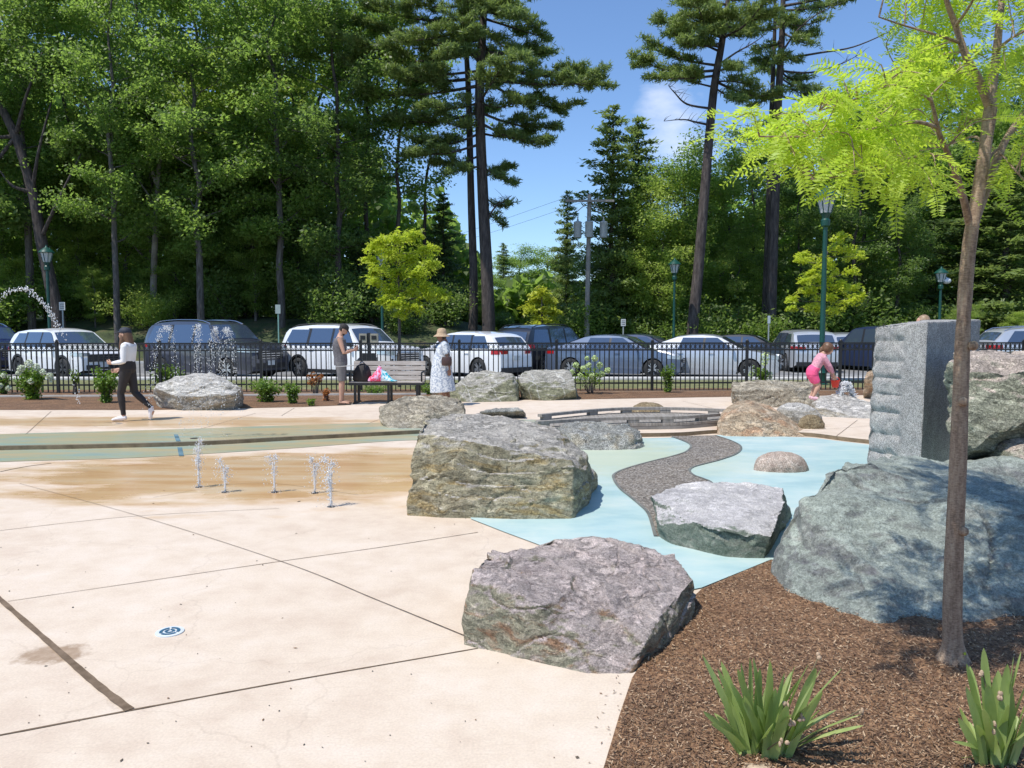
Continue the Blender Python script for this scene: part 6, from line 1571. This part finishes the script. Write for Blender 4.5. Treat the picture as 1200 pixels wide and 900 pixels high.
    def spray(a,b,nf,L0=.17,thin=.004):
        if (b-a).length>.75: return
        B=curve([a,a.lerp(b,.5)+Vector((rr.gauss(0,.03),rr.gauss(0,.03),.05)),b],5); lm.tube(B,thin,.0015,n=4)
        v=(b-a).normalized()
        for k in range(nf):
            i=min(len(B)-1,int(len(B)*(.15+.85*(k+.5)/nf))); s_=1 if k%2 else -1
            h=v.cross(Vector((0,0,1))); h=h.normalized() if h.length>.05 else Vector((0,1,0))
            dr=v*rr.uniform(.3,1)+h*s_*rr.uniform(.4,1.1)+Vector((rr.gauss(0,.25),rr.gauss(0,.25),rr.uniform(-.35,.35)))
            fr.extend(frond_quads(B[i],dr,L0*rr.uniform(.7,1.35),rgn,n=rr.choice((10,11,12,13)),leafl=rr.uniform(.032,.046),droop=rr.uniform(.3,1.2)))
    # left plume
    targets=[(845,158),(862,150),(885,140),(905,150),(925,148),(945,135),(960,150),(880,172),(905,180),(930,190),(905,165),(985,205),(1010,205),(935,165),(970,172),(1000,180),(1020,165),(985,140),(1010,125),(1035,118),(1050,140),(1045,170),(1060,200),(1040,215),(1075,165),(1080,205),(960,120),(985,105),(1020,98),(1050,95),(1075,110),(1090,90),(1062,80),(1035,150),(1000,190),(895,162),(920,138),(1015,190),(1065,228),(1095,215)]
    allB=[p for B,r0 in tips if r0<.023 for p in B]
    for (px,py) in targets:
        for rep in range(2 if rr.random()<.45 else 1):
            e=q(px+rr.gauss(0,9),py+rr.gauss(0,7),rr.uniform(-.75,.35)); s_=min(allB,key=lambda p:(p-e).length if p.x>e.x-.02 else 9); spray(s_,e,8 if rep==0 else 6)
    top=[(1050,0),(1065,25),(1080,50),(1095,20),(1110,55),(1085,-10),(1120,-10),(1060,-20),(1130,90),(1150,60),(1180,85),(1195,60),(1190,25),(1215,70),(1200,110),(1180,-10),(1150,-20),(1220,20),(1225,120),(1185,140),(1210,160),(1195,190),(1188,215),(1215,225),(1225,200),(1160,245),(1120,120),(1135,150),(1110,100),(1075,130)]
    allT=[p for B,r0 in tips for p in B]
    for (px,py) in top:
        e=q(px+rr.gauss(0,6),py+rr.gauss(0,6),rr.uniform(-.35,.8)); s_=min(allT,key=lambda p:(p-e).length); spray(s_,e,6,.17)
    for k in range(55):
        e=q(rr.uniform(1045,1235),rr.uniform(-30,150),rr.uniform(.05,.8)); s_=min(allT,key=lambda p:(p-e).length); spray(s_,e,5,.16)
    # crown above and behind the frame (casts the shade on the boulder)
    for k in range(30):
        e=q(rr.uniform(1040,1330),rr.uniform(-230,-50),rr.uniform(-.8,1.2)); s_=min(allT,key=lambda p:(p-e).length); spray(s_,e,6,.2)
    for k in range(85):
        e=q(rr.uniform(880,1180),rr.uniform(-330,-110),rr.uniform(.3,1.2)); s_=min(allT,key=lambda p:(p-e).length); spray(s_,e,8,.22)
    for k in range(14):
        e=q(rr.uniform(1010,1110),rr.uniform(100,200),rr.uniform(.3,1.3)); s_=min(allT,key=lambda p:(p-e).length); spray(s_,e,6,.18)
    lm.build('branches',bk_m.mat,root,smooth=60)
    V=np.array([[tuple(v) for v in f_] for f_ in fr]); LMf=leafmat('leaf_locust',(.42,.54,.05),(.72,.92,.09),trans=.5,var=.25,nscale=2.5)
    link('leaves',quads_mesh('leaves',V,LMf),root)
fg_tree()
# tiny sprout by the trunk
m=MB(); b=g(1110,772,.05); r_=random.Random(4)
V=[]
rgs=np.random.default_rng(4)
sp_=thing('seedling','tiny green sprout at the foot of the slender foreground trunk','plant',b+Vector((0,-.07,0)))
C=rgs.normal(size=(26,3))*np.array([.012,.012,.018])+np.array([0,0,.045]); link('leaves',quads_mesh('leaves',leaves(C,rgs.uniform(.018,.03,26),rgs),LM_lime),sp_)
m.tube([Vector((0,0,-.01)),Vector((.002,0,.05))],.002,n=4); m.build('stem',LM_lime,sp_)

# ---- young yellow-green trees mid-ground ----
def young(label,px,pyb,Y,blobs,lm,seed,tr=.06,n=520,leaf=.12,trunk=None,z0=None):
    rg=np.random.default_rng(seed); rr=random.Random(seed); z0=TZ if z0 is None else z0
    base=w(px,Y,z0); root=thing('young_tree',label,'tree',base); m=MB()
    tt=[d(x_,y_,Y)-base for x_,y_ in trunk]; P=curve([Vector((0,0,-.1))]+tt,4); m.tube(P,tr,tr*.3,n=8); Cs=[]
    for (bx,by,br_) in blobs:
        c=d(bx,by,Y)-base+Vector((0,rr.uniform(-.5,.5),0)); r_=br_*Y/900; s_=min(P,key=lambda p:(p-c).length+ (1 if p.z>c.z else 0)); m.tube(curve([s_,s_.lerp(c,.5)+Vector((0,0,-.05)),c],4),tr*.3,tr*.08,n=5)
        k=int(n*(br_/14)**2)+60; v=rg.normal(size=(k,3)); v/=np.linalg.norm(v,axis=1)[:,None]; v*=(rg.random((k,1))**.6)*r_*np.array([1.15,1.0,.7]); v*=1+.45*np.sin(v[:,[1,2,0]]*14+c.x); v[:,2]-=.25*np.abs(v[:,0]); Cs.append(v+np.array(c))
    m.build('trunk',M_bark,root,smooth=180)
    C=np.concatenate(Cs); C=C[rg.random(len(C))<.45]; V=leaves(C,leaf*rg.uniform(.6,1.4,len(C)),rg,aspect=.45); F=[]
    for (bx,by,br_) in blobs:
        c=d(bx,by,Y)-base+Vector((0,rr.uniform(-.5,.5),0)); r_=br_*Y/900
        for k in range(11):
            az=rr.uniform(0,6.28); dr=Vector((math.cos(az),math.sin(az),rr.uniform(-.25,.55))); F.extend(frond_quads(c+Vector((rr.gauss(0,.2),rr.gauss(0,.2),rr.gauss(0,.25)))*r_,dr,r_*rr.uniform(.9,1.6),rg,n=8,leafl=leaf*1.15*rr.uniform(.8,1.2),droop=rr.uniform(.3,1.3)))
    V=np.concatenate([V,np.array([[tuple(v) for v in f_] for f_ in F])]); link('crown',quads_mesh('crown',V,lm),root)
young('round yellow-green young tree rising behind the park bench',468,440,20.9,
 [(468,280,13),(485,276,10),(450,285,11),(440,292,10),(500,292,11),(432,303,8),(458,298,15),(480,300,15),(505,308,10),(445,315,13),(468,320,15),(492,320,13),(440,330,10),(460,338,14),(482,340,14),(505,345,11),(520,346,8),(470,355,13),(488,360,10),(452,352,10),(498,335,10),(470,368,7),(436,318,8)],LM_lime,201,.055,trunk=[(468,410),(468,370),(467,330),(468,290)],n=620,leaf=.115)
young('slim yellow-green young tree in front of the tallest lamp, above the child',963,420,22.4,
 [(985,278,7),(978,290,8),(995,292,8),(1003,300,6),(945,298,8),(958,303,9),(935,305,6),(975,308,10),(990,318,9),(950,320,9),(938,330,7),(968,328,11),(985,335,10),(1000,335,7),(950,340,10),(935,350,7),(970,348,11),(992,352,9),(955,360,9),(975,364,7),(932,360,6),(1002,346,5)],LM_lime,202,.05,trunk=[(963,400),(965,370),(966,335),(968,300),(980,285)],n=620,leaf=.11)
young('small bright yellow tree far back above the black SUV',635,385,42.5,
 [(635,342,9),(628,350,9),(642,352,9),(622,362,9),(635,364,11),(648,364,8),(630,376,10),(644,377,9)],LM_yel,203,.09,trunk=[(635,375),(635,345)],n=700,leaf=.22,z0=bank(1.8,46))

# ---- shrubs ----
LM_shrub=leafmat('leaf_shrub',(.15,.25,.035),(.28,.46,.05),var=.25,nscale=3); LM_orange=leafmat('leaf_orange',(.35,.15,.05),(.45,.2,.06),var=.3,nscale=3)
M_fl=simple('flower_white',(.68,.74,.55),.8,var=.12,scale=60); M_flg=simple('flower_green',(.55,.66,.30),.8,var=.15,scale=60)
def shrub(label,px,pyb,z,pw,pt,lm,seed,n=900,leaf=.055,flowers=(),fm=None,name='shrub',cat='shrub',group=None,Yf=None,cone=False,open_=0):
    base=g(px,pyb,z); Y=base.y; sc=Y/900; rg=np.random.default_rng(seed); rr=random.Random(seed); Wd=pw*sc; H=d(px,pt,Y).z-z
    root=thing(name,label,cat,base,0,group); m=MB(); Cs=[]
    for k in range(13):
        az=k*2.4; rad=Wd*.5*rr.uniform(.25,.9); top=Vector((math.cos(az)*rad,math.sin(az)*rad*.8,H*rr.uniform(.55,.95)*(1-.25*(rad/Wd*2)**2)))
        B=curve([Vector((math.cos(az)*.05,math.sin(az)*.05,-.02)),top*.5+Vector((0,0,H*.08)),top],3); m.tube(B,.010,.004,n=5)
        lo=0 if not open_ else 4
        for q_ in B[max(1,lo):]:
            k2=n//60; r_=Wd*.17*rr.uniform(.7,1.3); v=rg.normal(size=(k2,3)); v/=np.linalg.norm(v,axis=1)[:,None]; v*=(rg.random((k2,1))**.5)*r_; Cs.append(v+np.array(q_))
    m.build('stems',M_bark,root,smooth=180)
    C=np.concatenate(Cs); C[:,2]=np.maximum(C[:,2],.03); link('leaves',quads_mesh('leaves',leaves(C,leaf*rg.uniform(.6,1.4,len(C)),rg,aspect=.6),lm),root)
    for (fx,fy,fr_) in flowers:
        c=d(fx,fy,Y-Wd*rr.uniform(.15,.45))-base; r_=fr_*sc; k2=170; v=rg.normal(size=(k2,3)); v/=np.linalg.norm(v,axis=1)[:,None]; v*=(.75+.3*rg.random((k2,1)))*r_
        if cone: v[:,2]*=1.8
        link('flower_head',quads_mesh('flower_head',leaves(v+np.array(c),r_*.5*rg.uniform(.7,1.3,k2),rg,aspect=.8),fm or M_fl),root)
shrub('bushy hydrangea with white flower heads at the left before the fence',38,468,TZ,40,432,LM_shrub,1,1500,.075,[(34,426,4.5),(25,432,4),(42,430,4),(50,436,3.5),(58,441,4),(36,447,3.5),(22,437,3),(60,445,3)])
shrub('upright green shrub left of the woman in leggings',124,472,TZ,30,428,LM_shrub,2,1300,.06)
shrub('low yellow-green shrub behind the broad pale grey boulder',200,459,TZ,46,426,LM_shrub,3,1300,.06)
shrub('spreading green shrub right of the broad pale grey boulder',312,471,TZ,42,440,LM_shrub,4,1500,.05)
shrub('smaller green shrub touching the spreading one, nearer the man',343,473,TZ,22,447,LM_shrub,5,800,.05)
shrub('wilted orange-leaved shrub just left of the man in the tank top',370,463,TZ,20,432,LM_orange,6,420,.06,open_=1)
shrub('pale-flowered bush with bare stems left of the steel-blue sedan wheel',692,461,TZ,44,425,LM_shrub,7,700,.055,[(675,428,3.5),(684,432,3.5),(697,420,3.5),(703,428,3.5),(690,428,3),(712,434,3.5),(680,440,3),(705,438,3.5),(694,440,3),(670,436,3),(688,420,2.6)],M_flg,open_=1)
shrub('narrow upright green bush between the two side-on sedans',783,460,TZ,22,423,LM_shrub,8,1000,.05)
shrub('low bush with a cone-shaped creamy flower left of the silver SUV',893,452,TZ,24,428,LM_shrub,9,1000,.055,[(896,421,4.5),(903,440,2.5),(880,439,2.5)],M_flg,cone=True)
shrub('low leafy plants behind the fence under the bench',440,462,TZ,40,452,LM_shrub,10,600,.045)
shrub('low leafy plants behind the fence left of the white-flowered bush gap',88,462,TZ,16,430,LM_shrub,11,400,.05,open_=1)
shrub('low orange-tinted plant at the feet of the man in the tank top',382,470,TZ,14,455,LM_orange,12,260,.05)
shrub('small weedy plant in front of the fence just left of the bench',365,476,TZ,14,466,LM_shrub,13,260,.04)
shrub('white-flowered plant at the left edge of the fence bed',4,462,TZ,22,432,LM_shrub,14,500,.06,[(4,440,3),(0,452,3),(10,455,3.2)])
shrub('low green plants at the right end of the bench',500,462,TZ,30,449,LM_shrub,15,500,.045)
# ---- iris clumps ----
im=NT('iris_leaf'); geo=im.n('ShaderNodeNewGeometry'); f=im.noise(9,4,.6,im.map(None,(1,1,.4)))
im.col(im.ramp(f,[(.35,(.25,.34,.10)),(.55,(.37,.46,.16)),(.7,(.50,.56,.25))])); im.rough(.4)
tb=im.n('ShaderNodeBsdfTranslucent'); im.set(tb.inputs['Color'],(.45,.62,.14)); mx_=im.n('ShaderNodeMixShader'); mx_.inputs[0].default_value=.3; im.L(im.b.outputs[0],mx_.inputs[1]); im.L(tb.outputs[0],mx_.inputs[2]); im.L(mx_.outputs[0],im.out.inputs['Surface'])
M_dry=simple('dry_flower',(.42,.30,.20),.9,var=.3,scale=80); M_stalk=simple('stalk',(.16,.13,.07),.8)
def iris(label,base,blades,stalks,seed):
    """blades: tip px,py, base px offset; """
    rr=random.Random(seed); root=thing('iris_clump',label,'plant',base)
    m=MB(); Y0=base.y; xs_=[b_[0] for b_ in blades]; c0=(min(xs_)+max(xs_))/2; blades=list(blades)
    for k in range(24):
        bx_=rr.uniform(min(xs_),max(xs_)); blades.append((bx_,bx_+(bx_-c0)*rr.uniform(.3,1.9)+rr.gauss(0,9),rr.uniform(778,850),rr.uniform(.014,.021),rr.uniform(-.15,.15)))
    for (bx,tx,ty,wd_,dy) in blades:
        b=w(bx,Y0+rr.uniform(-.05,.05),base.z)-base; t_=d(tx,ty,Y0+dy)-base; t_=b+(t_-b)*1.07; L=(t_-b).length
        mid=b.lerp(t_,.5)+Vector(((t_.x-b.x)*-.09,0,.02*L)); P=curve([b,mid,t_],7); n=len(P); tw_=rr.uniform(-.9,.9)
        o=len(m.v)
        for i,p in enumerate(P):
            u=i/(n-1); ww=wd_*1.75*(.75+.5*u)*(1-u**6)*.5*(1 if u<1 else 0)+.0006; sd=Vector((math.cos(tw_+u*.5),math.sin(tw_+u*.5),0)); nn_=(P[min(i+1,n-1)]-P[max(i-1,0)]).normalized().cross(sd)
            m.v+= [tuple(p-sd*ww),tuple(p+nn_*ww*.28),tuple(p+sd*ww)]
        for i in range(n-1):
            a=o+3*i; m.face((a,a+1,a+4,a+3)); m.face((a+1,a+2,a+5,a+4))
    m.build('leaves',im.mat,root,smooth=180)
    for (bx,tx,ty,dy) in stalks:
        b=w(bx,Y0,base.z)-base; t_=d(tx,ty,Y0+dy)-base; s=MB(); s.tube(curve([b,b.lerp(t_,.5)+Vector((.006,0,.01)),t_],5),.0032,.002,n=5); st=s.build('stalk',M_stalk,root)
        h=MB()
        for k in range(3):
            c=t_+Vector((rr.gauss(0,.006),rr.gauss(0,.006),rr.gauss(0,.006)-.005)); h.ball(c,(.008*rr.uniform(.6,1.2),.008,.010*rr.uniform(.7,1.2)),5)
        h.build('seed_head',M_dry,st)
bI=w(905,2.70,.05)
iris('leafy iris-like clump with dry flower heads at the bottom centre of the bark bed',bI,
 [(870,826,775,.020,-.05),(874,843,790,.017,0),(878,869,784,.018,.02),(882,879,778,.016,.05),(884,890,790,.018,-.06),(886,858,805,.02,-.1),(892,902,778,.012,.08),(893,935,800,.016,.1),(896,908,812,.022,-.08),(900,918,795,.018,.02),(905,930,787,.018,.05),(908,945,785,.019,.1),(912,960,815,.02,-.05),(916,982,790,.019,.0),(918,960,790,.017,.1),(922,1003,840,.019,-.05),(926,1006,852,.016,-.1),(876,836,850,.015,-.12),(880,850,835,.016,.1),(895,925,840,.018,-.14),(905,888,830,.02,-.1),(910,975,835,.016,.05),(888,873,820,.017,-.12),(900,945,830,.02,-.12),(915,952,848,.017,-.1),(885,905,850,.019,-.15)],
 [(900,902,785,.0),(905,960,768,.05),(915,1008,832,.0),(895,921,822,-.1),(905,931,846,-.12),(898,937,840,-.1),(890,915,868,-.15)],5)
bI2=w(1172,2.66,.05)
iris('second iris-like clump cut by the right edge of the bark bed',bI2,
 [(1150,1125,845,.018,-.05),(1155,1135,815,.02,0),(1158,1153,768,.017,0),(1162,1158,808,.02,-.05),(1166,1170,800,.016,.1),(1170,1195,772,.022,0),(1175,1205,800,.02,.05),(1180,1220,790,.02,0),(1185,1230,820,.02,0),(1160,1120,870,.017,-.1),(1164,1180,830,.019,-.1),(1168,1215,850,.019,-.1),(1172,1190,845,.019,-.12),(1156,1145,852,.017,-.1),(1150,1128,888,.014,-.1),(1178,1160,845,.02,-.12)],
 [(1165,1152,788,0),(1170,1166,850,-.1),(1175,1172,812,-.05)],6)
